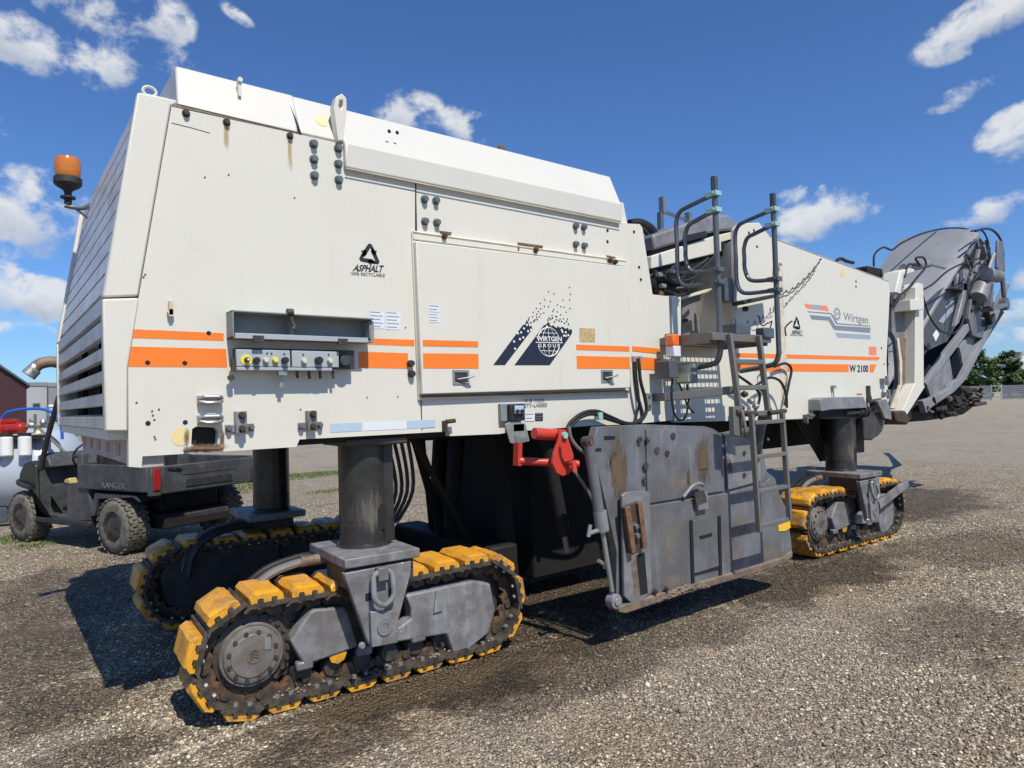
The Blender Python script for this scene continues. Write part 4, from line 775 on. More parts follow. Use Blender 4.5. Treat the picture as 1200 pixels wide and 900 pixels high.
k = MB(); k.box((q[3][0]-.052, -.245, q[3][1]-.07), (q[3][0]-.02, -.13, q[3][1]+.06)); k.obj('junction_lid', 'ivory', mc, bev=.004)
for pts, r_, y in (([(4.05,1.698),(4.035,1.591),(4.047,1.465),(4.102,1.387),(4.182,1.403),(4.229,1.524),(4.216,1.653)], .008, -.15), ([(4.142,1.674),(4.188,1.59),(4.243,1.491),(4.312,1.431)], .007, -.13)):
    MB().tube(smoothpath(y3(pts, y), 6), r_, 8).obj('cable', 'hose', mc)
# hoses over the engine side panel
for pts, r_ in (([(3.742,1.846),(3.745,1.722),(3.773,1.566),(3.813,1.441),(3.774,1.393),(3.656,1.373),(3.459,1.417),(3.32,1.457),(3.199,1.438),(3.103,1.379),(3.071,1.335)], .013), ([(3.794,1.846),(3.805,1.69),(3.845,1.565),(3.858,1.458),(3.781,1.386),(3.646,1.379),(3.475,1.434),(3.352,1.474),(3.222,1.466),(3.111,1.413),(3.07,1.363)], .013), ([(3.789,1.847),(3.792,1.722),(3.81,1.535),(3.767,1.399)], .008)):
    MB().tube(smoothpath(y3(pts, -.055 if r_ > .01 else -.03), 5), r_, 8).obj('hydraulic_hose', 'hose', mc)
for q in [(3.741,1.84),(3.805,1.841)]: MB().cyl((q[0], -.055, q[1]-.02), (q[0], -.055, q[1]+.02), .017, 8).obj('hose_fitting', 'silver', mc)
q = [(3.367,1.444)][0]; MB().box((q[0]-.02, -.08, q[1]-.03), (q[0]+.02, -.03, q[1]+.02)).obj('hose_clip', 'teal', mc, bev=.003)
q = [(3.947,1.533)][0]; o = MB().box((q[0]-.025, -.012, q[1]-.06), (q[0]+.025, .003, q[1]+.06)).obj('bracket', 'greybox', mc, bev=.002); bolts([(q[0], q[1]+.035), (q[0], q[1]-.035)], -.012, o, BS)
q = [(4.137,2.349)][0]; MB().lathe([(.022, 0), (.02, .02), (.008, .03)], (q[0]+.02, .02, q[1]-.0), 'z', 10).obj('cap', 'rust', mc)

# --- front body
fb = [(5.139,2.991),(5.218,3.046),(5.499,3.095),(5.654,2.997),(5.779,2.973),(8.005,2.783),(8.02,2.655),(7.786,1.488),(7.432,1.468),(7.415,1.288),(6.362,1.313),(5.823,1.321),(5.047,1.34)]
MB().prism(fb, 0, .05).obj('front_side_panel', 'white', mc, bev=.006)
MB().prism(fb, WID-.05, WID).obj('far_side_panel', 'white', mc, bev=.006)
fz = [(x, z-.03) for x, z in fb]
fc = MB(); fc.prism([(fb[0][0]+.03, fb[0][1]-.1), (fb[2][0], fb[2][1]-.05), (fb[4][0], fb[4][1]-.04), (fb[5][0]-.03, fb[5][1]-.04), (fb[5][0]-.03, 1.45), (fb[0][0]+.03, 1.45)], .05, WID-.05); fc.obj('front_housing', 'white', mc)
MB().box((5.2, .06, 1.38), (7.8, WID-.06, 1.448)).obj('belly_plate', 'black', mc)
MB().tube(y3([(5.647,2.996),(5.785,2.974),(7.99,2.781)], -.001), .004, 5).obj('seam', 'creamedge', mc)
for pts in ([(5.084,1.919),(7.717,1.93),(7.664,1.894),(5.082,1.88)], [(5.079,1.832),(7.015,1.843),(7.008,1.764),(5.074,1.763)], [(7.466,1.848),(7.621,1.85),(7.545,1.762),(7.458,1.762)]): decal('orange_stripe', pts, .0, 'orange', mc)
decal('orange_square', [(7.464,2.039),(7.638,2.039),(7.63,1.947),(7.456,1.948)], 0, 'orangefade', mc)
text('W 2100', [(7.022,1.762),(7.43,1.763),(7.437,1.84),(7.029,1.84)], -.0008, 'print', mc, bold=.035)
c0 = [(6.055,2.209)][0]; recycle(c0, .125, 0, mc, True, [(5.96,2.113),(6.138,2.117),(6.148,2.154),(5.97,2.151)], [(5.937,2.096),(6.152,2.1),(6.153,2.115),(5.938,2.11)])
A = '@900,320,7.5'
decal('badge_orange', [(6.204,2.412),(6.342,2.414),(6.339,2.37),(6.242,2.371)], 0, 'orangefade', mc); decal('badge_slate', [(6.342,2.414),(6.508,2.417),(6.504,2.37),(6.339,2.37)], 0, 'slateprint', mc); decal('badge_orange', [(6.508,2.417),(6.621,2.419),(6.661,2.368),(6.504,2.37)], 0, 'orangefade', mc)
decal('badge_line', [(6.254,2.344),(6.682,2.352),(6.71,2.34),(6.264,2.334)], 0, 'greyprint', mc)
decal('badge_bar', [(6.293,2.31),(6.679,2.314),(6.777,2.229),(7.515,2.241),(7.51,2.185),(6.747,2.185),(6.643,2.273),(6.331,2.268)], 0, 'greyprint', mc)
decal('badge_bar', [(6.767,2.157),(7.513,2.162),(7.509,2.115),(6.813,2.112)], 0, 'slateprint', mc)
decal('badge_line', [(6.682,2.352),(6.715,2.347),(6.825,2.257),(7.517,2.263),(7.516,2.253),(6.797,2.244)], 0, 'greyprint', mc)
gq = [(6.821,2.349),(6.909,2.354),(6.826,2.406)]; rr_ = abs(gq[2][1]-gq[0][1]); k = MB(); n_ = 9
gear = []
for i in range(n_*4): a = 2*PI*i/(n_*4); rad = rr_*(1.25 if i % 4 == 0 else 1.0); gear.append((gq[0][0]+rad*1.1*math.cos(a), gq[0][1]+rad*math.sin(a)))
k.prism(gear, 0, -.0012, holes=[disc(gq[0][0], gq[0][1], rr_*.85, 20, rr_*.78)]).obj('badge_gear', 'greyprint', mc, smooth=False)
text('W', [(6.781,2.326),(6.863,2.328),(6.867,2.372),(6.784,2.369)], -.0008, 'greyprint', mc); text('Wirtgen', [(6.941,2.267),(7.465,2.254),(7.475,2.364),(6.95,2.373)], -.0008, 'greyprint', mc, bold=.008)
for q in [(5.414,3.012),(5.334,2.979),(5.451,2.872),(7.496,2.826),(7.243,2.713),(7.238,2.659),(7.756,2.028)]: MB().cyl((q[0], .001, q[1]), (q[0], -.0015, q[1]), .014, 10).obj('bolt_hole', 'print', mc)
q = [(7.188,2.717)][0]; decal('yellow_spot', disc([(6.962,2.785)][0][0], [(6.962,2.785)][0][1], .05, 16), -.0005, 'yspot', mc)
decal('red_mark', [(7.159,1.544),(7.269,1.542),(7.268,1.525),(7.158,1.526)], 0, 'redtape', mc)
# cream stain strip behind the second rail
k = MB(); k.prism([(5.767,2.728),(5.854,2.745),(5.843,2.199),(5.852,1.728),(5.844,1.414),(5.759,1.417),(5.75,1.883)], 0, -.004).obj('wear_strip', 'creamedge', mc, label='worn yellowed strip beside the rear handrail')
k = MB(); q = [(5.735,2.737)][0]; k.tube(smoothpath([(q[0]-.04, -.03, q[1]-.1), (q[0]-.04, -.03, q[1]-.02), (q[0], -.03, q[1]+.02), (q[0]+.05, -.03, q[1])], 4), .016, 8); k.obj('pipe_end', 'white', mc)
# coiled wavy cables on the front body
def wavy(pts, n, amp, y, r, m='hose', name='coiled_cable'):
    P_ = smoothpath(y3(pts, y), 20); out = []
    for i, p_ in enumerate(P_):
        t = i/len(P_)*n*2*PI; out.append((p_.x+amp*.6*math.cos(t), y-.01-.01*math.sin(t), p_.z+amp*math.sin(t)))
    MB().tube(out, r, 5).obj(name, m, mc)
wavy([(5.716,2.463),(5.918,2.517),(6.117,2.614),(6.309,2.729),(6.512,2.882)], 8, .016, -.02, .005); wavy([(5.822,2.368),(5.989,2.483),(6.224,2.623),(6.39,2.753)], 6, .018, -.015, .003)
wavy([(5.236,2.227),(5.346,2.158),(5.44,2.193),(5.448,2.118)], 3, .012, -.1, .006); wavy([(5.182,2.166),(5.348,2.188),(5.554,2.298),(5.637,2.326)], 5, .03, -.03, .003)
k = MB(); k.tube(smoothpath(y3([(5.357,2.044),(5.348,2.111),(5.403,2.15),(5.458,2.175)], -.3), 5), .007, 6); k.obj('cable', 'hose', mc)
k = MB(); k.prism([(4.976,2.34),(5.502,2.435),(5.513,2.406),(5.023,2.314),(4.986,2.305)], -.16, -.04); k.obj('armrest', 'rubber', mc, bev=.008); q = [(5.088,2.282)][0]; MB().lathe([(.02, -.02), (.028, 0), (.02, .02)], (q[0], -.1, q[1]), 'z', 12).obj('cable_plug', 'rubber', mc)
MB().box((4.98, .02, 2.36), (5.1, .12, 2.56)).obj('bracket', 'rail', mc, bev=.004)
k = MB(); k.tube(smoothpath(y3([(4.939,1.724),(5.14,1.637),(5.248,1.563),(5.216,1.468),(5.137,1.398)], -.1), 5), .012, 8); k.tube(smoothpath(y3([(5.202,1.636),(5.399,1.702),(5.57,1.672),(5.658,1.557),(5.663,1.434)], -.1), 5), .012, 8); k.tube(smoothpath(y3([(5.571,1.802),(5.753,1.834),(5.848,1.781),(5.796,1.648),(5.712,1.456)], -.05), 5), .012, 8); k.obj('hydraulic_hose', 'hose', mc)
for i, (a, b) in enumerate([(4.948,1.565),(5.041,1.507),(4.894,1.454),(5.1,1.463),(5.209,1.611),(5.022,1.408),(5.286,1.429)]): MB().lathe([(.02, -.02), (.03, 0), (.022, .03)], (a, -.15, b), 'x', 8).obj('hose_fitting', ('darkrust', 'silver')[i % 2], mc)
q = [(4.947,2.124)][0]; MB().box((4.72, -.5, 1.99), (4.86, -.42, 2.07)).obj('step_stop', 'rail', mc, bev=.01)
k = MB(); k.box((4.42, -.46, 2.015), (4.6, -.34, 2.09)); k.tube([(4.45, -.4, 2.09), (4.46, -.4, 2.13), (4.50, -.4, 2.13), (4.51, -.4, 2.09)], .006, 6); k.obj('tool_box', 'rail', mc, bev=.01)
for q in ([(6.137,1.349)][0],): k = MB(); k.cyl((q[0]-.02, -.04, q[1]), (q[0]+.09, -.04, q[1]), .018, 10); k.box((q[0]-.04, -.045, q[1]-.07), (q[0]-.02, 0, q[1]+.01)); k.obj('pin', 'bolt', mc)
q = [(6.647,1.61)][0]; k = MB(); k.cyl((q[0], -.02, q[1]-.1), (q[0], -.02, q[1]), .007, 6); k.box((q[0]-.02, -.03, q[1]-.01), (q[0]+.04, -.01, q[1]+.02)); k.obj('hook', 'greybox', mc)
# grey mounting block and cylinder under the nose
k = MB(); k.prism([(6.207,1.499),(6.27,1.514),(6.412,1.515),(7.056,1.508),(7.118,1.394),(6.403,1.397),(6.245,1.386),(6.199,1.395)], -.12, .0); k.obj('mounting_block', 'steel2', mc, bev=.006)
MB().prism([(6.291,1.385),(7.187,1.384),(7.178,1.288),(6.285,1.312)], -.06, .6).obj('mounting_beam', 'black', mc)
k = MB(); q = [(7.079,1.36),(7.256,1.496),(7.377,1.582)]; k.lathe([(.05, 0), (.05, .08), (.065, .085), (.065, .11), (.05, .115), (.05, .15), (.065, .155), (.065, .18), (.04, .2)], (q[0][0]-.05, -.05, q[0][1]), 'x', 14); k.obj('spring_pack', 'rubber', mc)
k = MB(); k.prism([(7.475,1.457),(7.692,1.471),(7.781,1.358),(7.791,1.247),(7.633,1.271)], -.06, -.03); k.obj('nose_plate', 'steel2', mc, bev=.003)
k = MB(); k.prism([(7.284,1.293),(7.555,1.347),(7.744,1.248),(7.692,1.121),(7.45,1.043),(7.282,1.061)], .0, .4); k.obj('nose_hook', 'dark', mc, bev=.01)
k = MB(); k.prism([(7.628,1.289),(7.988,1.239),(7.958,1.146),(7.806,1.06),(7.69,1.103)], .1, .5); k.obj('nose_arm', 'steel', mc, bev=.01)
k = MB(); k.lathe([(.03, -.02), (.035, 0), (.02, .07), (.02, .16)], (q[2][0], -.02, q[2][1]-.12), 'z', 10); k.obj('nose_pin', 'dark', mc)
k = MB(); q2 = [(7.736,1.673),(7.762,1.525)]; 
for a in q2: k.box((a[0]-.06, -.05, a[1]-.025), (a[0]+.05, 0, a[1]+.025)); k.cyl((a[0], -.05, a[1]-.05), (a[0], -.05, a[1]+.05), .02, 8)
k.obj('nose_latch', 'steel2', mc, bev=.003)

# --- underbody
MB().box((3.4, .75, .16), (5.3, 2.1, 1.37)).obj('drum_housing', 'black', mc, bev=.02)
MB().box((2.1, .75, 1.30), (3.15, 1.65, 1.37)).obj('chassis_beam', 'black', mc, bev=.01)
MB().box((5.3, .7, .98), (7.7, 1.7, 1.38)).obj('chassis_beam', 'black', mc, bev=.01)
for (a, b, r_) in (((2.2, .5, 1.36), (2.95, .9, .45), .022), ((2.3, .6, 1.36), (2.9, 1.0, .45), .016), ((2.5, 1.0, 1.36), (2.9, 1.25, .45), .032), ((2.75, 1.3, 1.36), (3.0, 1.6, .4), .02), ((3.1, .8, 1.36), (3.2, .8, .2), .08), ((3.3, 1.9, 1.36), (3.2, 1.9, .3), .07), ((3.1, 1.3, 1.3), (2.95, 1.3, .2), .05)): MB().cyl(a, b, r_, 10).obj('underbody_strut', 'black', mc)
for i in range(5):
    MB().tube(smoothpath([(1.95+.05*i, .45, 1.36), (2.02+.04*i, .45, 1.0), (1.85+.03*i, .42, .74)], 6), .012, 6).obj('hydraulic_hose', 'hose', mc)
for i in range(5):
    MB().tube(smoothpath([(6.5+.08*i, .35, 1.36), (6.7+.06*i, .3, 1.1), (6.95+.04*i, .3, .85)], 6), .014, 6).obj('hydraulic_hose', 'hose', mc)
MB().box((2.85, .55, .10), (3.1, 2.0, .52)).obj('scraper_blade', 'black', mc, bev=.02)
k = MB(); k.cyl((3.05, .15, 1.32), (3.20, .15, .62), .045, 14); k.obj('lift_cylinder', 'black', mc); MB().cyl((3.2, .15, .62), (3.22, .15, .5), .02, 10).obj('cylinder_rod', 'silver', mc)

MB().prism([(7.325,1.282),(7.494,1.276),(7.481,0.911),(7.312,0.913)], .1, .5).obj('mud_flap', 'rubber', mc)
# --- drum side plate
yp = -.40
pl = [(3.012,1.384),(3.484,1.38),(4.082,1.342),(4.18,1.32),(4.268,1.278),(4.738,1.311),(4.841,0.954),(4.945,0.898),(5.038,0.673),(5.106,0.406),(5.116,0.282),(5.069,0.242),(4.803,0.226),(4.542,0.225),(3.773,0.231),(3.304,0.232),(3.162,0.224),(3.128,0.315),(3.149,0.599),(3.014,1.091),(2.963,1.273)]
sp_ = MB().prism(pl, yp, yp+.06, holes=[disc([(3.152,1.149)][0][0], [(3.152,1.149)][0][1], .04, 16, .075)]).obj('drum_side_plate', 'steel', mc, bev=.006)
lo = [(3.391,0.854),(4.273,0.849),(4.766,0.874),(4.838,0.907),(5.038,0.666),(5.1,0.4),(5.109,0.27),(4.804,0.239),(4.543,0.231),(3.773,0.236),(3.427,0.246),(3.297,0.25)]
MB().prism(lo, yp-.028, yp-.004).obj('skid_plate', 'steel', sp_, bev=.006)
up2 = [(3.449,1.35),(4.061,1.319),(4.178,1.298),(4.257,1.257),(4.264,0.866),(3.433,0.866)]
MB().prism(up2, yp-.014, yp-.004).obj('cover_plate', 'steel', sp_, bev=.003)
MB().prism([(4.299,1.267),(4.713,1.292),(4.733,0.897),(4.305,0.868)], yp-.016, yp-.004).obj('cover_plate', 'steel2', sp_, bev=.003)
MB().prism([(3.162,0.95),(3.197,0.968),(3.38,0.96),(3.42,0.934),(3.406,0.316),(3.322,0.267),(3.211,0.272),(3.152,0.327)], yp-.05, yp-.028).obj('guide_plate', 'steel2', sp_, bev=.004)
MB().prism([(3.133,0.883),(3.29,0.903),(3.323,0.612),(3.18,0.591)], yp-.075, yp-.05).obj('wear_block', 'darkrust', sp_, bev=.006)
for pts in ([(3.133,0.883),(3.179,0.888),(3.22,0.601),(3.18,0.591)], [(3.25,0.899),(3.29,0.903),(3.323,0.612),(3.283,0.607)]): MB().prism(pts, yp-.10, yp-.075).obj('wear_bar', 'rust', sp_, bev=.004)
bolts([(3.231,0.754),(3.24,0.694)], yp-.075, sp_, BM)
MB().prism([(3.266,0.562),(3.347,0.571),(3.366,0.306),(3.293,0.304)], yp-.051, yp-.0505).obj('guide_slot', 'black', sp_); MB().prism([(3.212,0.571),(3.266,0.567),(3.293,0.304),(3.246,0.302)], yp-.0515, yp-.0505).obj('rust_stain', 'brown', sp_)
decal('rust_stain', [(3.077,1.341),(3.302,1.341),(3.288,1.046),(3.263,0.874),(3.154,0.865),(3.078,1.038)], yp-.0005, 'stain', sp_)
decal('rust_stain', [(3.959,1.297),(4.095,1.29),(4.129,1.044),(4.102,0.913),(3.966,0.914),(3.931,1.138)], yp-.0145, 'stain', sp_)
decal('rust_stain', [(3.844,1.073),(3.88,1.053),(3.871,0.906),(3.836,0.939)], yp-.0145, 'stain', sp_)
decal('rust_stain', [(4.296,1.112),(4.346,1.09),(4.392,0.973),(4.307,0.956)], yp-.0165, 'stain', sp_)
MB().prism([(3.847,0.699),(4.126,0.721),(4.139,0.347),(3.855,0.341)], yp-.036, yp-.029).obj('access_flap', 'steel', sp_, bev=.003)
for pts in ([(3.834,0.706),(3.861,0.708),(3.859,0.259),(3.827,0.259)], [(4.15,0.696),(4.18,0.699),(4.168,0.251),(4.138,0.25)], [(3.925,0.588),(4.069,0.592),(4.068,0.568),(3.933,0.564)], [(3.873,0.344),(4.144,0.343),(4.143,0.328),(3.873,0.332)]): MB().prism(pts, yp-.0375, yp-.0285).obj('slot', 'black', sp_)
for pts in ([(3.066,1.326),(3.165,1.321),(3.164,1.299),(3.065,1.299)], [(2.989,1.254),(3.04,1.253),(3.04,1.232),(2.988,1.233)]): MB().prism(pts, yp-.001, yp-.0004).obj('slot', 'black', sp_)
for q in [(3.71,1.292),(3.54,1.205),(3.426,1.112)]: k = MB(); k.lathe([(.024, 0), (.024, .006), (.014, .006), (.014, .0065)], (q[0], yp-.014, q[1]), '-y', 16); k.obj('plug', 'dark', sp_)
for q in [(3.451,1.283),(3.377,1.287),(4.432,1.273),(4.55,1.255),(4.52,1.122),(4.509,0.957),(3.642,1.181),(3.413,1.024)]: k = MB(); k.lathe([(.02, 0), (.02, .008), (.008, .008), (.008, .004)], (q[0], yp-.014, q[1]), '-y', 14); k.obj('plug', 'dark', sp_)
bolts([(3.451,1.289),(4.843,1.206),(4.89,0.857)], yp-.015, sp_, BS)
q = [(3.924,0.934),(3.948,0.86)]; k = MB(); k.tube(smoothpath([(q[0][0]-.16, yp-.04, q[0][1]-.06), (q[0][0]-.08, yp-.06, q[0][1]+.01), (q[0][0], yp-.06, q[0][1]+.02), (q[0][0]+.05, yp-.05, q[0][1])], 5), .013, 8); k.box((q[1][0]-.05, yp-.06, q[1][1]-.09), (q[1][0]+.06, yp-.03, q[1][1]+.03)); k.obj('lock_handle', 'steel2', sp_, bev=.003)
MB().prism([(3.858,0.895),(3.962,0.908),(3.996,0.822),(3.881,0.805)], yp-.062, yp-.0605).obj('slot', 'dark', sp_)
k = MB(); yr = [(4.912,0.531),(5.078,0.546),(5.087,0.494),(5.011,0.478),(4.915,0.487)]; k.prism(yr, yp-.035, yp-.0285); k.obj('reflector', 'yellowrefl', sp_, label='small yellow reflector on the drum side plate')
for pts in ([(3.467,0.41),(3.79,0.395),(3.809,0.247),(3.477,0.27)], [(4.178,0.481),(4.492,0.485),(4.51,0.255),(4.175,0.258)], [(4.598,0.419),(5.033,0.434),(5.021,0.275),(4.621,0.262)], [(4.264,0.714),(4.606,0.706),(4.59,0.471),(4.259,0.469)], [(3.463,0.81),(3.767,0.802),(3.764,0.428),(3.468,0.432)]): decal('dust_stain', pts, yp-.0285, 'stain2' if pts[0][1] > .35 else 'stain', sp_)
decal('dust_stain', [(3.455,1.032),(4.241,1.054),(4.241,0.887),(3.447,0.876)], yp-.0145, 'stain2', sp_)
# bottom runner
k = MB(); rb = [(3.075,0.272),(3.284,0.278),(3.751,0.279),(4.516,0.278),(4.953,0.284),(5.078,0.312),(5.074,0.265),(4.961,0.23),(4.512,0.221),(3.748,0.228),(3.164,0.217),(3.104,0.235)]; k.prism(rb, yp-.05, yp+.05); k.obj('runner', 'brown', sp_, bev=.008)
# packed dirt with stones on the runner
rng = random.Random(4); k = MB(); rl = [(3.455,0.306),(3.714,0.308),(3.456,0.328)]
for i in range(60):
    t = rng.random(); x = 3.45+t*.55; z = .255+t*.0-.02+rng.random()*.05*math.sin(t*PI); s_ = rng.uniform(.008, .022); k.lathe([(s_*.5, -s_*.6), (s_, 0), (s_*.5, s_*.6)], (x, yp-.04-rng.random()*.01, z), 'z', 6)
k.obj('packed_dirt', 'brown', sp_, smooth=False)
bolts([(3.438,0.304),(3.548,0.3)], yp-.045, sp_, BR)
# hydraulic cylinder in front of plate
q = [(2.88,1.29),(2.96,0.836),(2.978,0.756),(3.042,0.379),(3.054,0.319)]; yc = yp-.05
k = MB(); k.cyl((q[0][0]+.005, yc, q[0][1]), (q[1][0], yc, q[1][1]), .032, 16); k.obj('hydraulic_cylinder', 'steel', mc)
k = MB(); k.cyl((q[1][0], yc, q[1][1]+.04), (q[2][0], yc, q[2][1]), .042, 14); k.obj('cylinder_gland', 'steel2', mc); MB().cyl((q[2][0], yc, q[2][1]), (q[3][0], yc, q[3][1]), .016, 12).obj('cylinder_rod', 'silver', mc)
k = MB(); k.lathe([(.045, -.03), (.045, .03)], (q[4][0], yc, q[4][1]), 'y', 14); k.lathe([(.024, -.04), (.024, .04)], (q[4][0], yc, q[4][1]), 'y', 14); k.obj('rod_eye', 'steel2', mc, bev=.003)
k = MB(); k.lathe([(.035, -.02), (.035, .03)], (q[0][0], yc, q[0][1]+.01), 'y', 14); k.obj('cylinder_eye', 'dark', mc)
k = MB(); k.lathe([(.018, -.035), (.018, .035)], (q[0][0], yc, q[0][1]+.01), 'y', 10); k.obj('cylinder_pin', 'rust', mc)
MB().tube(smoothpath(y3([(2.757,1.398),(2.768,1.336),(2.814,1.277),(2.882,1.232)], -.42), 5), .011, 8).obj('hydraulic_hose', 'ghose', mc)
MB().tube(smoothpath(y3([(2.857,1.119),(2.946,1.011),(3.007,0.909),(3.018,0.827),(3.023,0.763)], -.35), 5), .010, 8).obj('hydraulic_hose', 'ghose', mc)
k = MB(); k.tube([(q[2][0]-.11, yc, q[2][1]-.0), (q[2][0]-.02, yc, q[2][1]+.01)], .014, 8); k.cyl((q[2][0]-.12, yc, q[2][1]-.02), (q[2][0]-.1, yc, q[2][1]+.05), .012, 8); k.obj('hose_fitting', 'silver', mc)
q5 = [(2.954,0.577),(3.018,0.535)]; k = MB(); k.tube([(q5[0][0], yc+.02, q5[0][1]), (q5[1][0], yc+.02, q5[1][1])], .012, 6); k.lathe([(.02, -.015), (.02, .015)], (q5[1][0], yc+.02, q5[1][1]), 'z', 8); k.obj('drain_cock', 'silver', mc)
# --- red stop levers
k = MB(); q = [(2.628,1.361),(2.833,1.34),(2.861,1.148)]; k.cyl((q[0][0], -.25, q[0][1]), (q[1][0], -.25, q[1][1]), .036, 16); k.obj('stop_tube', 'red', mc, bev=.004)
k = MB(); rd = [(2.77,1.38),(2.825,1.375),(2.837,1.33),(2.882,1.217),(2.879,1.149),(2.842,1.105),(2.786,1.094),(2.738,1.119),(2.707,1.178),(2.723,1.243),(2.768,1.329)]; k.prism(rd, -.32, -.30); rl_ = k.obj('stop_lever', 'red', mc, bev=.004, label='red drum lift stop lever')
q = [(2.803,1.342),(2.824,1.174)]; k = MB(); k.cyl((q[0][0], -.34, q[0][1]), (q[0][0], -.30, q[0][1]), .02, 12); k.obj('lever_pin', 'teal', rl_); k = MB(); k.tube([(q[1][0], -.32, q[1][1]), (q[1][0], -.38, q[1][1]), (q[1][0]-.0, -.385, q[1][1]-.05)], .017, 10); k.obj('lever_handle', 'red', rl_)
k = MB(); q = [(2.62,1.3),(2.609,1.191),(2.914,1.151)]; k.cyl((q[1][0], -.1, q[1][1]), (q[2][0]+.05, -.27, q[2][1]), .025, 12); k.beam((q[0][0], -.1, q[0][1]), (q[1][0], -.1, q[1][1]-.03), .03, .05, (0,1,0)); k.obj('stop_bracket', 'red', mc)

# --- crawlers
def padmesh(sd):
    rg = random.Random(sd)
    lw = .168; w = .33; k = MB()
    a = lw/2; t = .060; bv = .024
    def prof(top, ins):
        n0 = .021
        return [(-a+ins, 0), (-.048, 0), (-.048, n0), (-.044, n0+.004), (-.024, n0+.004), (-.020, n0), (-.020, 0), (.020, 0), (.020, n0), (.024, n0+.004), (.044, n0+.004), (.048, n0), (.048, 0), (a-ins, 0), (a-ins, top*.55), (a-bv, top), (-a+bv, top), (-a+ins, top*.55)]
    secs = []
    for y, top, ins in [(-w/2, t*.82, .002), (-w/2+.010, t*.93, .001), (-w/2+.024, t, 0)]+[(-w/2+.024+(w-.048)*q/6, t, 0) for q in range(1, 6)]+[(w/2-.024, t, 0), (w/2-.010, t*.93, .001), (w/2, t*.82, .002)]:
        pr = prof(top*(1+rg.uniform(-.05, .02)), ins); n_ = len(pr)
        secs.append([(x+(rg.uniform(-.0035, .0035) if i >= n_-4 else 0), y, z-(rg.uniform(0, .004) if i >= n_-4 else 0)-(rg.uniform(.004, .011) if i >= n_-4 and rg.random() < .10 else 0)) for i, (x, z) in enumerate(pr)])
    k.loft(secs); return k.mesh('track_pad', 'pad', True, 30)
def shoemesh():
    k = MB(); k.box((-.088, -.178, -.018), (.088, .178, -.002)); k.prism([(-.088, -.002), (-.088, -.018), (-.112, -.036), (-.118, -.026)], -.178, .178); k.prism([(.088, -.018), (.088, -.002), (.108, .004), (.112, -.008)], -.178, .178)
    for s_ in (-1, 1): k.box((-.085, s_*.166, -.002), (.085, s_*.178, .005))
    for s_ in (-1, 1):
        for u in (-.034, .034): k.box((u-.012, s_*.168-.01, .004), (u+.012, s_*.168+.01, .021))
    return k.mesh('track_shoe', 'shoe', True, 30)
def linkmesh():
    k = MB()
    for y in (-.075, .075): k.prism([(-.10, -.03), (-.10, -.075), (-.03, -.09), (.0, -.06), (.03, -.09), (.09, -.08), (.10, -.03), (.06, -.016), (-.06, -.016)], y-.016, y+.016); 
    k.cyl((-.09, -.105, -.055), (-.09, .105, -.055), .022, 12); k.box((-.05, -.092, -.05), (.05, .092, -.03))
    return k.mesh('track_link', 'linkrust', True, 30)
def nutmesh():
    k = MB()
    for y in (-.14, .14):
        for x in (-.034, .034): k.cyl((x, y, -.018), (x, y, -.032), .013, 6)
    return k
PM, SM, LM, NB = [padmesh(q) for q in range(6)], shoemesh(), linkmesh(), nutmesh()
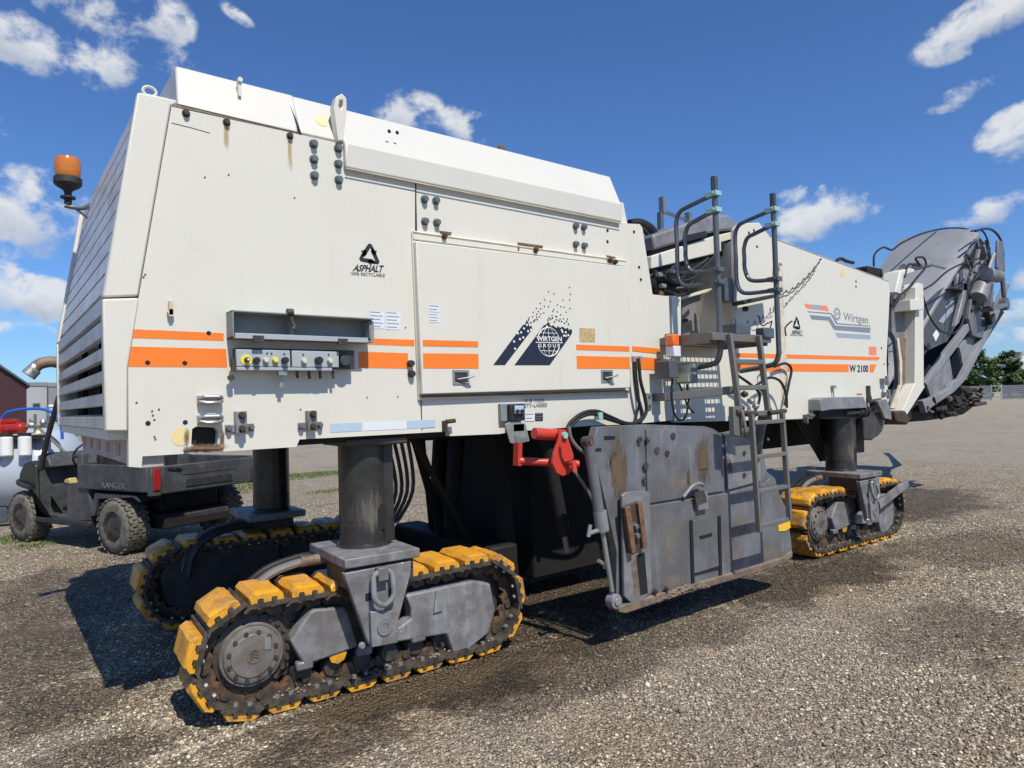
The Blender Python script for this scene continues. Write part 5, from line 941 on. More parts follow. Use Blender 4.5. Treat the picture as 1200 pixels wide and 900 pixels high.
def crawler(cx, cy, rz, mir, name='crawler_track', detail=True):
    t = bpy.data.objects.new(name, None); COL.objects.link(t); t.parent = mc; t.location = (cx, cy, 0); t.rotation_euler = (0, 0, rz)
    xa, xb = -.66, .70; r = .258; zc = .320; yc_ = 0; o_ = -1 if not mir else 1; nb_ = MB()
    P_ = 2*(xb-xa)+2*PI*r; n = 21; pitch = P_/n
    for i in range(n):
        s_ = (i+.35)*pitch
        st = xb-xa
        if s_ < st: x, z, a = xa+s_, zc+r, 0          # top run, forward
        elif s_ < st+PI*r: th = (s_-st)/r; x, z, a = xb+r*math.sin(th), zc+r*math.cos(th), th
        elif s_ < 2*st+PI*r: x, z, a = xb-(s_-st-PI*r), zc-r, PI
        else: th = (s_-2*st-PI*r)/r; x, z, a = xa-r*math.sin(th), zc-r*math.cos(th), PI+th
        if a == 0: z += -.012*math.sin(PI*(x-xa)/st)
        rr_ = random.uniform(-.02, .02)
        inst('track_pad', random.choice(PM), t, (x, yc_, z), (0, a+rr_, 0)); inst('track_shoe', SM, t, (x, yc_, z), (0, a+rr_, 0)); inst('track_link', LM, t, (x, yc_, z), (0, a+rr_, 0)); mt = Matrix.Translation((x, yc_, z)) @ Matrix.Rotation(a+rr_, 4, 'Y'); nb_.add([tuple(mt @ Vector(v)) for v in NB.v], NB.f)
    o = nb_.obj('shoe_bolts', 'silver', t); o['kind'] = 'stuff'
    yo = yc_+o_*.155      # outer face of the frame, inside the pads' edge
    Y = lambda d: yo-o_*d
    # hub
    k = MB(); k.lathe([(.235, 0), (.235, .04)], (xa, Y(.10), zc), 'y', 30); k.obj('sprocket', 'dark', t)
    k = MB()
    for j in range(18): a = 2*PI*j/18; k.box((xa+.235*math.cos(a)-.015, Y(.1)-.0, zc+.235*math.sin(a)-.015), (xa+.235*math.cos(a)+.015, Y(.1)+.04, zc+.235*math.sin(a)+.015))
    k.obj('sprocket_teeth', 'dark', t)
    k = MB(); ax = '-y' if o_ < 0 else 'y'
    k.lathe([(.158, 0), (.158, .03), (.154, .036), (.148, .038), (.146, .034), (.140, .034), (.138, .046), (.126, .052), (.108, .052), (.105, .058), (.09, .06)], (xa, Y(.06), zc), ax, 40); hb = k.obj('hub_cover', 'hub', t, bev=.002)
    k = MB(); k.lathe([(.036, 0), (.036, .004), (.031, .004), (.031, .001)], (xa+.005, Y(.0), zc), ax, 20); k.obj('hub_cap', 'hub', hb)
    for dz in (-.012, .002, .016): k = MB(); k.prism([(xa-.015, zc+dz-.006), (xa+.005, zc+dz+.006), (xa+.025, zc+dz-.006), (xa+.025, zc+dz-.001), (xa+.005, zc+dz+.011), (xa-.015, zc+dz-.001)], Y(.0), Y(-.003)); k.obj('hub_emblem', 'darkrust', hb)
    k = MB(); k.lathe([(.19, 0), (.19, .05), (.175, .055)], (xa+.01, Y(.11), zc), ax, 36); k.obj('hub_ring', 'dark', t)
    for j in range(9): a = -.9+j*.28; k = MB(); k.lathe([(.013, 0), (.013, .01)], (xa+.01+.178*math.cos(a), Y(.052), zc+.178*math.sin(a)), ax, 6); k.obj('hub_bolt', 'darkrust', t)
    for j in range(12):
        a = 2*PI*(j+.5)/12; k = MB(); k.lathe([(.011, 0), (.011, .012)], (xa+.117*math.cos(a), Y(.010), zc+.117*math.sin(a)), ax, 6); k.obj('hub_bolt', 'dark', hb)
    k = MB(); k.box((xa+.055, Y(-.004), zc+.02), (xa+.085, Y(.0), zc+.08)); k.obj('hub_tag', 'silver', hb)
    k = MB(); k.lathe([(.20, 0), (.20, .05)], (xb, Y(.12), zc), 'y', 28); k.lathe([(.06, -.02), (.06, .09)], (xb, Y(.14), zc), 'y', 16); k.obj('idler_wheel', 'dark', t)
    # frame plates (outline in the side plane, relative to the column)
    def rel(pts): return [(x-1.73, z) for x, z in pts]
    A_ = rel([(1.358,0.478),(1.381,0.491),(1.547,0.471),(1.566,0.444),(1.621,0.244),(1.325,0.21),(1.256,0.35)]); B_ = rel([(1.91,0.469),(2.363,0.475),(2.484,0.437),(2.517,0.273),(2.467,0.142),(2.331,0.077),(2.209,0.074),(2.171,0.195),(1.854,0.217),(1.702,0.239),(1.705,0.336),(1.873,0.299),(1.945,0.331),(1.941,0.395)])
    k = MB(); k.prism(A_, Y(0), Y(.10)); k.obj('frame_guard', 'crawler', t, bev=.012, seg=3)
    k = MB(); k.prism(B_, Y(0), Y(.10)); k.obj('track_frame', 'crawler', t, bev=.012, seg=3)
    k = MB(); q_ = rel([(2.102,0.462),(2.143,0.454),(2.14,0.34),(2.081,0.337)]); k.prism(q_, Y(.0), Y(-.012)); k.obj('frame_tab', 'crawler', t, bev=.002)
    MB().box((xa+.1, Y(.12), .17), (xb, Y(.2), .5)).obj('inner_frame', 'dark', t)
    for j in range(6):
        x = xa+.26+j*.165; k = MB(); k.lathe([(.05, -.03), (.06, 0), (.06, .03), (.05, .05)], (x, Y(.08), .155), 'y', 18); k.obj('track_roller', 'dark', t)
        if j % 2 == 0: k = MB(); k.box((x-.045, Y(.0), .185), (x+.045, Y(.05), .235)); k.obj('roller_cap', 'crawler', t, bev=.012)
    k = MB(); k.lathe([(.03, 0), (.05, .006), (.03, .01)], (-.22, Y(.02), .225), ax, 8); k.obj('grease_boss', 'pad', t)
    rg = random.Random(5+int(cx)); k = MB()
    for j in range(70):
        x = rg.uniform(xa+.1, xb+.15); s_ = rg.uniform(.004, .013); z_ = zc-r+.022+rg.uniform(0, .006); k.lathe([(s_*.5, -s_*.5), (s_, 0), (s_*.4, s_*.7)], (x, o_*rg.uniform(.06, .172), z_), 'z', 5)
    o = k.obj('packed_dirt', 'brown', t, smooth=False); o['kind'] = 'stuff'
    # flange, bracket, column
    k = MB(); k.box((-.24, -.33 if not mir else -.24, .715), (.19, .24 if not mir else .33, .765)); k.obj('flange', 'crawler', t, bev=.006)
    yb = o_*.325
    k = MB(); k.prism(rel([(1.485,0.695),(1.871,0.7),(1.863,0.629),(1.783,0.391),(1.765,0.281),(1.615,0.298),(1.601,0.337)]), yb, yb-o_*.045); k.obj('yoke_plate', 'crawler', t, bev=.006)
    k = MB(); k.box((-.22, min(yb-o_*.045, 0), .60), (.17, max(yb-o_*.045, 0), .715)); k.obj('yoke_web', 'dark', t)
    k = MB(); pb = rel([(1.614,0.481),(1.77,0.458),(1.765,0.286),(1.615,0.294)]); pc = rel([(1.691,0.388)])[0]; sc = rel([(1.683,0.642)])[0]; k.prism(pb, yb+o_*.03, yb); k.obj('pivot_block', 'crawler', t, bev=.006)
    k = MB(); k.lathe([(.045, 0), (.045, .008), (.02, .008), (.02, .004)], (pc[0], yb+o_*.03, pc[1]), ax, 16); k.obj('pivot_pin', 'steel2', t)
    k = MB(); u0, w0 = sc; k.tube(smoothpath([(u0-.05, yb+o_*.03, w0+.02), (u0-.056, yb+o_*.045, w0-.05), (u0-.05, yb+o_*.05, w0-.10), (u0, yb+o_*.05, w0-.135), (u0+.05, yb+o_*.05, w0-.10), (u0+.056, yb+o_*.045, w0-.05), (u0+.05, yb+o_*.03, w0+.02), (u0, yb+o_*.035, w0+.045), (u0-.05, yb+o_*.03, w0+.02)], 3), .015, 10); k.obj('shackle', 'steel2', t)
    k = MB(); k.box((u0-.03, yb, w0-.01), (u0+.03, yb+o_*.05, w0+.06)); k.obj('shackle_lug', 'crawler', t, bev=.006)
    k = MB(); k.box((u0-.085, yb+o_*.002, w0-.11), (u0-.05, yb, w0-.07)); k.box((u0+.05, yb+o_*.002, w0-.11), (u0+.08, yb, w0-.07)); k.obj('slot', 'black', t)
    k = MB(); k.lathe([(.012, 0), (.02, .02), (.012, .035)], (pb[3][0]-.05, yb, pb[3][1]+.02), ax, 10); k.obj('grease_nipple', 'silver', t)
    k = MB(); k.lathe([(.155, 0), (.15, .015), (.138, .02), (.138, .13), (.135, .132), (.135, .62)], (0, 0, .765), 'z', 36); cl_ = k.obj('lifting_column', 'col', t)
    k = MB(); cs_ = [(.1395*math.cos(a), o_*.1395*math.sin(a)) for a in [PI*(.15+.75*q_/16) for q_ in range(17)]]
    k.add([(x, y, .787) for x, y in cs_]+[(x, y, 1.12) for x, y in cs_], [(i, i+1, i+18, i+17) for i in range(16)]); k.obj('dust_stain', 'stain2', cl_, ang=60)
    k = MB(); k.box((.085, o_*.105, .78), (.145, 0, 1.39)); k.obj('column_guide', 'col', t, bev=.004)
    k = MB(); k.box((-.17, -.19, 1.335), (.20, .19, 1.375)); k.obj('column_collar', 'dark', t, bev=.01)
    k = MB(); k.prism([(.03, .86), (.075, .86), (.08, .98), (.055, 1.0), (.03, .97)], o_*.1365, o_*.11); k.obj('column_slot', 'black', cl_)
    # hoses arching over the sprocket
    for j in range(3 if not mir else 4):
        k = MB(); y_ = -o_*(.08+.07*j); k.tube(smoothpath([(-.22, y_, .70), (-.32, y_, .70), (-.5, y_, .66), (-.62, y_, .56), (-.66, y_, .4)], 6), .017 if j else .022, 8); k.obj('hydraulic_hose', 'ghose' if j == 0 else 'hose', t)
    k = MB(); k.cyl((-.34, -o_*.08, .70), (-.2, -o_*.08, .70), .03, 12); k.obj('hose_fitting', 'brown', t)
    # inner motor cover, the shade it sits in put into its dark colour
    k = MB(); k.prism([(xa-.12, .2), (xa+.0, .08), (xa+.45, .10), (xa+.7, .2), (xa+.7, .5), (xa+.5, .54), (xa-.05, .54), (xa-.16, .4)], -o_*.09, -o_*.02) ; k.obj('motor_cover', 'dark', t, bev=.02)
    return t
near_rear = crawler(1.73, .225, math.radians(-3), False)
far_rear = crawler(1.80, 2.03, math.radians(-2), True)
near_front = crawler(6.95, .10, math.radians(-1.5), False)
far_front = crawler(6.95, 2.15, math.radians(-1), True)
k = MB(); q = [(7.217,0.4),(7.903,0.561),(7.682,0.609),(8.265,0.518)]; k.beam((q[0][0], -.14, q[0][1]), (q[1][0], -.14, q[1][1]), .04, .08); k.obj('tow_arm', 'crawler', mc, bev=.004)
k = MB(); k.beam((q[1][0]-.2, .1, q[1][1]), (q[1][0]+.5, .25, q[1][1]+.0), .04, .05); k.obj('tow_arm', 'black', mc, bev=.004)

# --- beacon and exhaust on the far rear corner
q = [(0.455,3.311),(0.454,3.19),(0.453,3.127),(0.452,3.053),(0.452,2.996),(0.628,3.018)]; bx_, by_ = q[0][0], 1.9
bt = q[0][1]
k = MB(); k.lathe([(.07, 0), (.074, .012), (.078, .05), (.078, .10), (.07, .125), (.045, .14)], (bx_, by_, q[2][1]), 'z', 24); 
bc = k.obj('beacon_lamp', 'amber', mc, label='amber warning beacon on a bracket at the rear corner')
k = MB(); k.lathe([(.02, 0), (.03, .02), (.07, .045), (.082, .06), (.082, .10), (.074, .105)], (bx_, by_, q[2][1]-.105), 'z', 24); k.cyl((bx_, by_, q[2][1]-.18), (bx_, by_, q[2][1]-.1), .022, 12); k.lathe([(.045, 0), (.045, .012)], (bx_, by_, q[2][1]-.14), 'z', 12); k.obj('beacon_base', 'rubber', bc)
k = MB(); k.tube(smoothpath([(bx_-.02, by_, q[2][1]-.19), (bx_+.05, by_, q[2][1]-.195), (bx_+.1, by_+.02, q[2][1]-.18), (bx_+.16, by_+.1, q[2][1]-.11), (bx_+.17, by_+.12, q[2][1]-.04)], 5), .015, 8); k.tube([(bx_+.04, by_, q[2][1]-.2), (bx_+.14, by_+.02, q[2][1]-.27)], .008, 6); k.obj('beacon_arm', 'rail', bc)
k = MB(); q = [(0.43,1.931),(0.379,1.937),(0.318,1.918),(0.283,1.881),(0.253,1.839)]; k.tube(smoothpath(y3(q[:4], 2.45), 4), .04, 14); k.obj('exhaust_pipe', 'brown', mc); k = MB(); k.tube([(q[3][0]+.01, 2.45, q[3][1]+.005), (q[4][0], 2.45, q[4][1])], [.046, .05], 14); k.lathe([(.056, -.01), (.056, .01)], (q[3][0], 2.45, q[3][1]), 'x', 14); k.obj('exhaust_clamp', 'silver', mc)

# --- conveyor arm and folded conveyor
k = MB()
arm = [(8.894,2.8),(8.99,2.862),(9.108,2.854),(9.109,2.726),(9,1.625),(9.025,1.595),(8.473,1.256),(8.397,1.33),(8.756,1.641)]; k.prism(arm, .08, .32); am = k.obj('conveyor_arm', 'white', mc, bev=.006)
k = MB(); k.prism([(8.507,2.696),(9.177,2.807),(9.06,1.674),(8.635,1.338),(8.417,1.359),(8.663,1.631),(8.622,2.145),(8.484,2.257)], .2, .26); k.obj('arm_web', 'steel2', am)
k = MB(); k.prism([(8.383,2.163),(8.441,2.171),(8.492,1.902),(8.465,1.628),(8.26,1.348),(8.187,1.364),(8.42,1.629),(8.428,1.901)], .1, .13); k.obj('arm_edge', 'creamedge', am, bev=.004)
k = MB(); k.prism([(8.598,2.169),(8.853,2.193),(8.831,1.643),(8.611,1.638),(8.611,1.907)], .19, .2); k.obj('rust_stain', 'brown', am)
k = MB(); k.prism([(8.391,2.702),(8.558,2.971),(8.815,3.026),(8.938,3.028),(8.933,2.983),(8.638,2.92),(8.53,2.684)], .1, .3); k.obj('arm_horn', 'white', am, bev=.015, seg=3)
k = MB(); k.prism([(8.587,2.623),(8.96,2.649),(8.947,2.523),(8.574,2.492)], .02, .2); k.obj('arm_block', 'white', am, bev=.006)
k = MB(); k.prism([(8.021,1.34),(8.279,1.333),(8.415,1.229),(8.313,1.169),(8.039,1.216)], .0, .3); k.obj('arm_foot', 'darkrust', am, bev=.02)
k = MB(); k.prism([(8.645,2.214),(8.959,2.225),(8.869,1.317),(8.438,1.039),(8.402,1.331)], .45, 1.6); k.obj('slew_console', 'black', mc)
q = [(8.863,3.042),(9.597,3.178)]; k = MB(); k.cyl((q[0][0], .2, q[0][1]), (q[1][0], .2, q[1][1]), .055, 14); k.obj('slew_cylinder', 'steel2', mc)
k = MB(); k.cyl((q[1][0], .2, q[1][1]), (q[1][0]+1.2, .45, q[1][1]+.1), .02, 8); k.obj('cylinder_rod', 'silver', mc)
YN, YF = .60, 1.80
cv = bpy.data.objects.new('conveyor', None); COL.objects.link(cv); cv.parent = mc
# top cover: slightly arched sheet
k = MB(); e0, e1 = (9.1, 1.62), (12.64, 4.11); nn = 13; secs = []
for s_ in range(9):
    t = s_/8; x = e0[0]+(e1[0]-e0[0])*t; z = e0[1]+(e1[1]-e0[1])*t
    top = [(x+.05*j/(nn-1), YN+(YF-YN)*j/(nn-1), z+.10*j/(nn-1)+.05*math.sin(PI*j/(nn-1))-(.07 if j == 0 else 0)) for j in range(nn)]
    bot = [(p_[0]+.02, p_[1], p_[2]-.03) for p_ in reversed(top)]; secs.append(top+bot)
k.loft(secs); k.obj('conveyor_cover', 'cover', cv, ang=50, label='arched grey cover over the raised conveyor belt')
for yy in (YN+.12, YF):
    k = MB(); k.beam((8.6, yy, 1.25), (12.9, yy, 4.05), .05, .10, (0,1,0)); k.beam((8.9, yy, 1.0), (13.1, yy, 3.7), .05, .08, (0,1,0)); k.obj('side_beam', 'conv', cv, bev=.006)
    for i in range(9):
        t = i/8; a = (8.75+4.1*t, yy, 1.33+2.68*t); b = (9.05+4.05*t, yy, 1.08+2.6*t); k = MB(); k.beam(a, b, .04, .05, (0,1,0)); k.obj('brace', 'conv', cv)
k = MB(); k.prism([(12.144,3.451),(12.336,3.133),(12.567,3.083),(11.591,2.516),(11.247,2.269),(10.587,2.127),(10.364,2.241),(10.461,2.724),(11.342,3.118)], .62, .66); sdp = k.obj('side_panel', 'sidedark', cv, label='dark grey conveyor side panel with pale logo')
decal('logo_bar', [(10.948,2.548),(11.096,2.524),(11.398,2.687),(11.648,2.777),(11.884,2.922),(11.803,2.938),(11.546,2.824),(11.326,2.746)], .614, 'slateprint', sdp)
decal('logo_bar', [(11.2,2.77),(11.419,2.869),(11.584,2.923),(11.625,2.904),(11.414,2.826),(11.239,2.747)], .614, 'slateprint', sdp)
text('Wirtgen', [(11.414,2.826),(11.893,2.999),(11.789,3.057),(11.342,2.885)], .614, 'whiteprint', sdp, bold=.02)
# folded second half
k = MB(); k.prism([(10.161,1.418),(10.465,1.449),(11.12,1.581),(11.226,1.668),(11.553,1.726),(12.977,2.718),(13.697,3.319),(13.857,3.321),(13.118,2.66),(11.728,1.706),(11.258,1.521),(10.452,1.319),(10.27,1.242)], .56, .64); k.obj('fold_beam', 'conv', cv, bev=.008)
k = MB(); k.prism([(13.167,1.379),(14.411,1.591),(14.971,1.778),(16.818,3.063),(17.75,3.843),(17.957,3.845),(15.198,1.752),(13.544,1.251)], 1.76, 1.84); k.obj('fold_beam', 'conv', cv, bev=.008)
k = MB(); k.prism([(10.293,1.663),(11.087,2.132),(12.158,2.674),(13.004,3.153),(13.147,3.109),(12.316,2.641),(11.273,2.078),(10.374,1.616)], .57, .63); k.obj('fold_beam', 'conv', cv, bev=.006)
k = MB(); k.prism([(11.764,2.197),(12.766,2.707),(12.88,2.702),(13.018,2.557),(11.88,1.873)], .64, .68); k.obj('fold_panel', 'conv', cv, bev=.005)
k = MB(); k.prism([(10.522,1.637),(10.715,1.788),(11.352,2.067),(11.458,1.711),(10.909,1.481),(10.675,1.409)], .64, .68); k.obj('fold_panel', 'steel2', cv, bev=.005)
k = MB(); k.prism([(11.32,1.563),(12.623,2.331),(14.259,3.095),(14.631,2.926),(12.553,1.722),(11.485,1.317)], .9, 1.6); k.obj('fold_belt', 'black', cv)
for i, (a, b) in enumerate((((560,330),(570,480)), ((620,230),(665,400)), ((760,60),(640,240)))): pass
rng = random.Random(12)
k = MB(); k.prism([(10.014,1.126),(9.924,1.28),(10.335,1.363),(10.833,1.498),(11.455,1.617),(11.906,1.587),(12.296,1.423),(12.452,1.258),(12.058,1.163),(11.4,1.134),(10.734,1.121)], .72, 1.6); k.obj('discharge_hood', 'black', cv, bev=.04)
e = [(10.236,1.2),(12.504,1.392),(11.388,1.579)]
for i in range(46):
    t = rng.random(); x = e[0][0]+(e[1][0]-e[0][0])*t; z = e[0][1]+(e[1][1]-e[0][1])*t+rng.uniform(-.12, .3)*(1-abs(t-.5)); yy = rng.uniform(.5, .74)
    a = Vector((x, yy, z)); MB().beam(a, a+Vector((rng.uniform(-.3, .3), rng.uniform(-.1, .1), rng.uniform(-.12, .12))), rng.uniform(.03, .10), rng.uniform(.02, .08)).obj('discharge_fitting', rng.choice(['dark', 'rubber', 'black', 'black', 'shoe', 'hub']), cv, bev=.008)
for (a, b) in [(11.86,1.336)]: MB().beam((a-.1, .5, b-.02), (a+.35, .5, b+.0), .08, .05).obj('discharge_lip', 'dark', cv, bev=.01)
# hinge end
k = MB(); q = [(12.53,3.333),(12.127,2.944),(12.968,3.372)]; k.cyl((q[0][0], .5, q[0][1]), (q[1][0], .5, q[1][1]), .13, 18); k.obj('hinge_cylinder', 'steel2', cv)
lk = [(12.779,3.907),(13.001,3.911),(13.033,3.431),(12.804,3.387),(12.658,3.463)]; k = MB(); k.prism(lk, .38, .42); k.obj('hinge_link', 'steel', cv, bev=.01)
k = MB(); q = [(12.624,3.674),(12.309,3.341),(12.64,3.326),(12.424,3.307),(12.932,3.398),(12.983,2.968),(12.205,2.761),(12.96,2.898),(12.376,3.17),(12.211,2.805),(12.472,2.977)]
k.cyl((q[0][0], .4, q[0][1]), (q[1][0], .4, q[1][1]), .03, 8); k.obj('hinge_rod', 'silver', cv); k = MB(); k.cyl((q[2][0]-.4, .4, q[2][1]), (q[2][0]+.1, .4, q[2][1]), .1, 14); k.obj('hinge_pivot', 'steel2', cv)
k = MB(); k.cyl((q[4][0], .4, q[4][1]), (q[5][0], .4, q[5][1]), .035, 8); k.obj('hinge_rod', 'steel', cv)
k = MB(); k.beam((q[6][0], .4, q[6][1]), (q[7][0], .4, q[7][1]), .06, .16, (0,1,0)); k.beam((q[8][0], .4, q[8][1]), (q[9][0], .4, q[9][1]), .05, .1, (0,1,0)); k.beam((q[8][0], .42, q[8][1]), (q[6][0]+.2, .42, q[6][1]), .05, .08, (0,1,0)); k.lathe([(.1, -.05), (.1, .05)], (q[7][0], .4, q[7][1]), 'y', 14); k.obj('hinge_arm', 'steel', cv)
k = MB(); k.prism([(13.46,4.131),(13.773,4.022),(13.847,3.559),(13.589,3.095),(12.733,2.755),(11.957,2.981),(12.572,3.394)], .85, 1.5); k.obj('belt_gap', 'black', cv)
for a, b, w_, m in ([(12.37,3.898),(11.991,3.609)]+[.05, 'steel'], [(11.57,3.284),(11.483,3.084)]+[.04, 'steel2'], [(11.735,3.31),(11.807,3.175)]+[.04, 'steel2'], [(12.859,3.958),(12.922,3.477)]+[.06, 'steel'], [(12.599,3.835),(12.693,3.616)]+[.10, 'steel2'], [(12.47,3.751),(12.247,3.368)]+[.05, 'conv'], [(12.033,3.018),(12.499,3.03)]+[.04, 'steel'], [(12.494,2.984),(12.809,2.592)]+[.08, 'rubber'], [(12.256,2.967),(12.001,2.752)]+[.07, 'dark']):
    MB().beam((a[0], .56, a[1]), (b[0], .56, b[1]), .05, w_, (0,1,0)).obj('hinge_strut', m, cv, bev=.006)
MB().prism([(11.671,3.352),(11.867,3.37),(11.765,2.984),(11.386,2.535),(11.238,2.476),(11.47,2.793),(11.601,2.993)], .5, .56).obj('hinge_bar', 'steel2', cv, bev=.008)
MB().prism([(11.192,3.032),(11.571,3.126),(11.906,3.176),(11.806,3.037)], .5, .7).obj('mount_plate', 'dark', cv, bev=.004)
MB().prism([(12.048,2.946),(12.399,2.97),(12.491,2.752),(12.346,2.543),(12.584,2.531),(12.44,2.346),(12.035,2.375),(11.897,2.631)], .55, .6).obj('hinge_plate', 'steel', cv, bev=.006)
MB().prism([(10.438,2.321),(10.565,2.396),(10.655,2.34),(10.523,2.235)], .5, .505).obj('reflector', 'whiteprint', cv)
for pts, y, r_ in (([(10.319,3.39),(10.362,3.57),(10.645,3.704),(10.924,3.697),(11.134,3.787),(11.38,3.882),(12.021,4.085),(12.885,4.283),(13.747,4.405),(14.221,4.414)], 1.2, .015), ([(12.013,3.974),(12.44,4.043),(12.646,3.961),(12.7,3.804),(12.517,3.512)], .5, .013), ([(11.88,3.935),(12.308,4.031),(12.672,4.038),(12.958,3.924),(13.041,3.685)], .4, .017), ([(9.576,2.926),(9.684,2.724),(9.845,2.51),(10.181,2.344),(10.61,2.338),(10.928,2.495),(11.125,2.847),(11.266,3.227),(11.754,3.463)], .3, .012),
                   ([(9.32,2.883),(9.568,2.848),(9.974,2.959),(10.472,3.177),(11.092,3.357),(11.655,3.478)], .3, .013), ([(8.648,2.899),(8.78,3.065),(9.089,3.075),(8.977,3.158),(9.199,3.192),(9.263,3.092),(9.002,2.931),(8.679,2.749),(8.352,2.605)], .1, .013), ([(8.514,2.686),(8.348,2.565),(8.238,2.538)], .1, .02)):
    MB().tube(smoothpath(y3(pts, y), 5), r_, 8).obj('hydraulic_hose', 'hose', cv)
k = MB(); q = [(10.804,3.455),(11.252,3.416)]; k.box((q[0][0], 1.5, q[0][1]-.1), (q[0][0]+.5, 1.9, q[0][1]+.05)); k.obj('work_lamp', 'black', mc, bev=.03)
MB().tube(smoothpath(y3([(8.039,3.12),(8.144,3.161),(8.287,3.145),(8.455,3.142)], .6), 5), .02, 6).obj('cable', 'hose', mc)

# ================================================================ utility vehicle
def utv():
    ca, sa = -.39330, .91941       # forward direction
    t = thing('utility_vehicle', 'black open cab utility vehicle with an empty cargo bed parked behind the machine', 'utility vehicle', (1.232, 5.316, 0), math.atan2(sa, ca))
    # local: x forward from rear axle, y left, near side (left side wheels) at y=0 -> vehicle spans y 0..-1.35
    def wheel(x, y, s):
        w = bpy.data.objects.new('wheel', None); COL.objects.link(w); w.parent = t; w.location = (x, y, .31)
        k = MB(); R_ = .31; wd = .125
        k.lathe([(.17, -wd), (.2, -wd-.005), (.27, -wd+.005), (.30, -wd+.04), (R_-.004, -.06), (R_-.004, .06), (.30, wd-.04), (.27, wd-.005), (.2, wd+.005), (.17, wd)], (0,0,0), 'y', 36)
        k.obj('tyre', 'tyre', w, ang=60)
        k = MB()
        for i in range(26):
            a = 2*PI*i/26
            for row, yy in enumerate((-.095, -.05, 0, .05, .095)):
                aa = a+(.12 if row % 2 else 0); c_, s_ = math.cos(aa), math.sin(aa); rr = .302 if abs(yy) > .08 else .309
                p0 = Vector((c_*rr, yy, s_*rr)); tn = Vector((-s_, (.3 if row % 2 else -.3), c_)).normalized()*.027; up = Vector((c_, 0, s_))*.009; sd_ = Vector((0, .02, 0))
                k.add([p0-tn-sd_, p0+tn-sd_, p0+tn+sd_, p0-tn+sd_, p0-tn-sd_+up, p0+tn-sd_+up, p0+tn+sd_+up, p0-tn+sd_+up], [(0,3,2,1),(4,5,6,7),(0,1,5,4),(1,2,6,5),(2,3,7,6),(3,0,4,7)])
        o = k.obj('tread', 'tyre', w, smooth=False)
        k = MB(); k.lathe([(.17, wd-.01), (.165, wd-.02), (.15, wd-.06), (.12, wd-.07), (.09, wd-.04), (.05, wd-.03), (.04, wd-.01), (.03, wd-.005)], (0,0,0), 'y' if s > 0 else '-y', 28); k.lathe([(.172, -wd), (.172, wd)], (0,0,0), 'y', 24); k.obj('rim', 'hose', w)
        k = MB()
        for i in range(4): a = PI/4+i*PI/2; k.lathe([(.012, 0), (.012, .02)], (.055*math.cos(a), s*(wd-.045), .055*math.sin(a)), 'y' if s > 0 else '-y', 8)
        k.obj('wheel_nuts', 'silver', w); MB().lathe([(.035, 0), (.03, .03)], (0, s*(wd-.045), 0), 'y' if s > 0 else '-y', 12).obj('hub_cap', 'paper', w)
    for x in (0, 1.95):
        wheel(x, 0, 1); wheel(x, -1.25, -1)
    # cargo bed
    L0, L1 = -.60, .72; yl, yr = .10, -1.35; zb, zt = .70, .985
    for nm, a, b in (('bed_side', (L0, yl-.05, zb), (L1, yl, zt)), ('bed_side', (L0, yr, zb), (L1, yr+.05, zt)), ('bed_front', (L1-.05, yr+.05, zb), (L1, yl-.05, zt+.02)), ('bed_floor', (L0, yr+.05, zb), (L1-.05, yl-.05, zb+.04))):
        MB().box(a, b).obj(nm, 'plastic', t, bev=.012)
    tg = MB().box((L0-.05, yr+.14, zb-.03), (L0, yl-.14, zt-.01)).obj('tailgate', 'plastic', t, bev=.015)
    MB().box((L0-.062, yr+.42, zb+.02), (L0-.05, yl-.42, zb+.11)).obj('tailgate_handle', 'rubber', tg, bev=.01)
    MB().prism([(yr+.3, zt-.05), (yl-.3, zt-.05), (yl-.38, zt-.13), (yr+.38, zt-.13)], L0-.056, L0-.05, 'x').obj('tailgate_panel', 'plastic', tg, bev=.004)
    MB().tube([(L0-.07, yl-.2, zt-.03), (L0-.075, yl-.36, zt-.05)], .01, 6).obj('gate_strap', 'rubber', tg)
    for yy in (yl-.13, yr+.01): k = MB(); k.box((L0-.055, yy, zb-.04), (L0+.02, yy+.12, zt+.0)); c_ = k.obj('corner_post', 'plastic', t, bev=.012); MB().box((L0-.07, yy+.02, zb+.02), (L0-.054, yy+.10, zt-.03)).obj('tail_lamp', 'redlens', t, bev=.008)
    for i in range(6): MB().box((L0+.05, yr+.15+i*.2, zb+.04), (L1-.1, yr+.2+i*.2, zb+.055)).obj('floor_rib', 'plastic', t)
    # side lettering on the bed
    o = text('RANGER', [(0, 0), (.44, 0), (.44, .07), (0, .07)], 0, 'steel', t, bold=.03, depth=.004); o.rotation_euler = (0, 0, PI); o.location = (.20, yl+.001, .735)
    k = MB(); k.prism([(-.22, .715), (.26, .715), (.24, .80), (-.20, .80)], yl-.001, yl+.002); k.obj('name_plate', 'rubber', t, bev=.002); o.location = (.22, yl+.004, .725)
    # mudguards / chassis
    k = MB(); k.prism([(-.42, .60), (-.36, .66), (.40, .66), (.50, .40), (.42, .40), (.33, .6), (-.3, .64)], yl-.02, yl-.28); k.obj('mudguard', 'plastic', t)
    MB().box((-.45, -1.05, .25), (2.1, -.2, .42)).obj('chassis', 'black', t, bev=.02); MB().box((-.3, -1.0, .42), (.4, -.25, .66)).obj('engine', 'black', t, bev=.03)
    for yy in (-.25, -1.0): MB().cyl((-.1, yy, .3), (0, yy, .72), .035, 10).obj('shock_absorber', 'dark', t)
    MB().cyl((0, -1.2, .31), (0, 0, .31), .03, 8).obj('axle', 'dark', t); MB().cyl((1.95, -1.2, .31), (1.95, 0, .31), .03, 8).obj('axle', 'dark', t)
    MB().box((-.62, -.9, .36), (-.55, -.35, .42)).obj('hitch', 'dark', t, bev=.01)
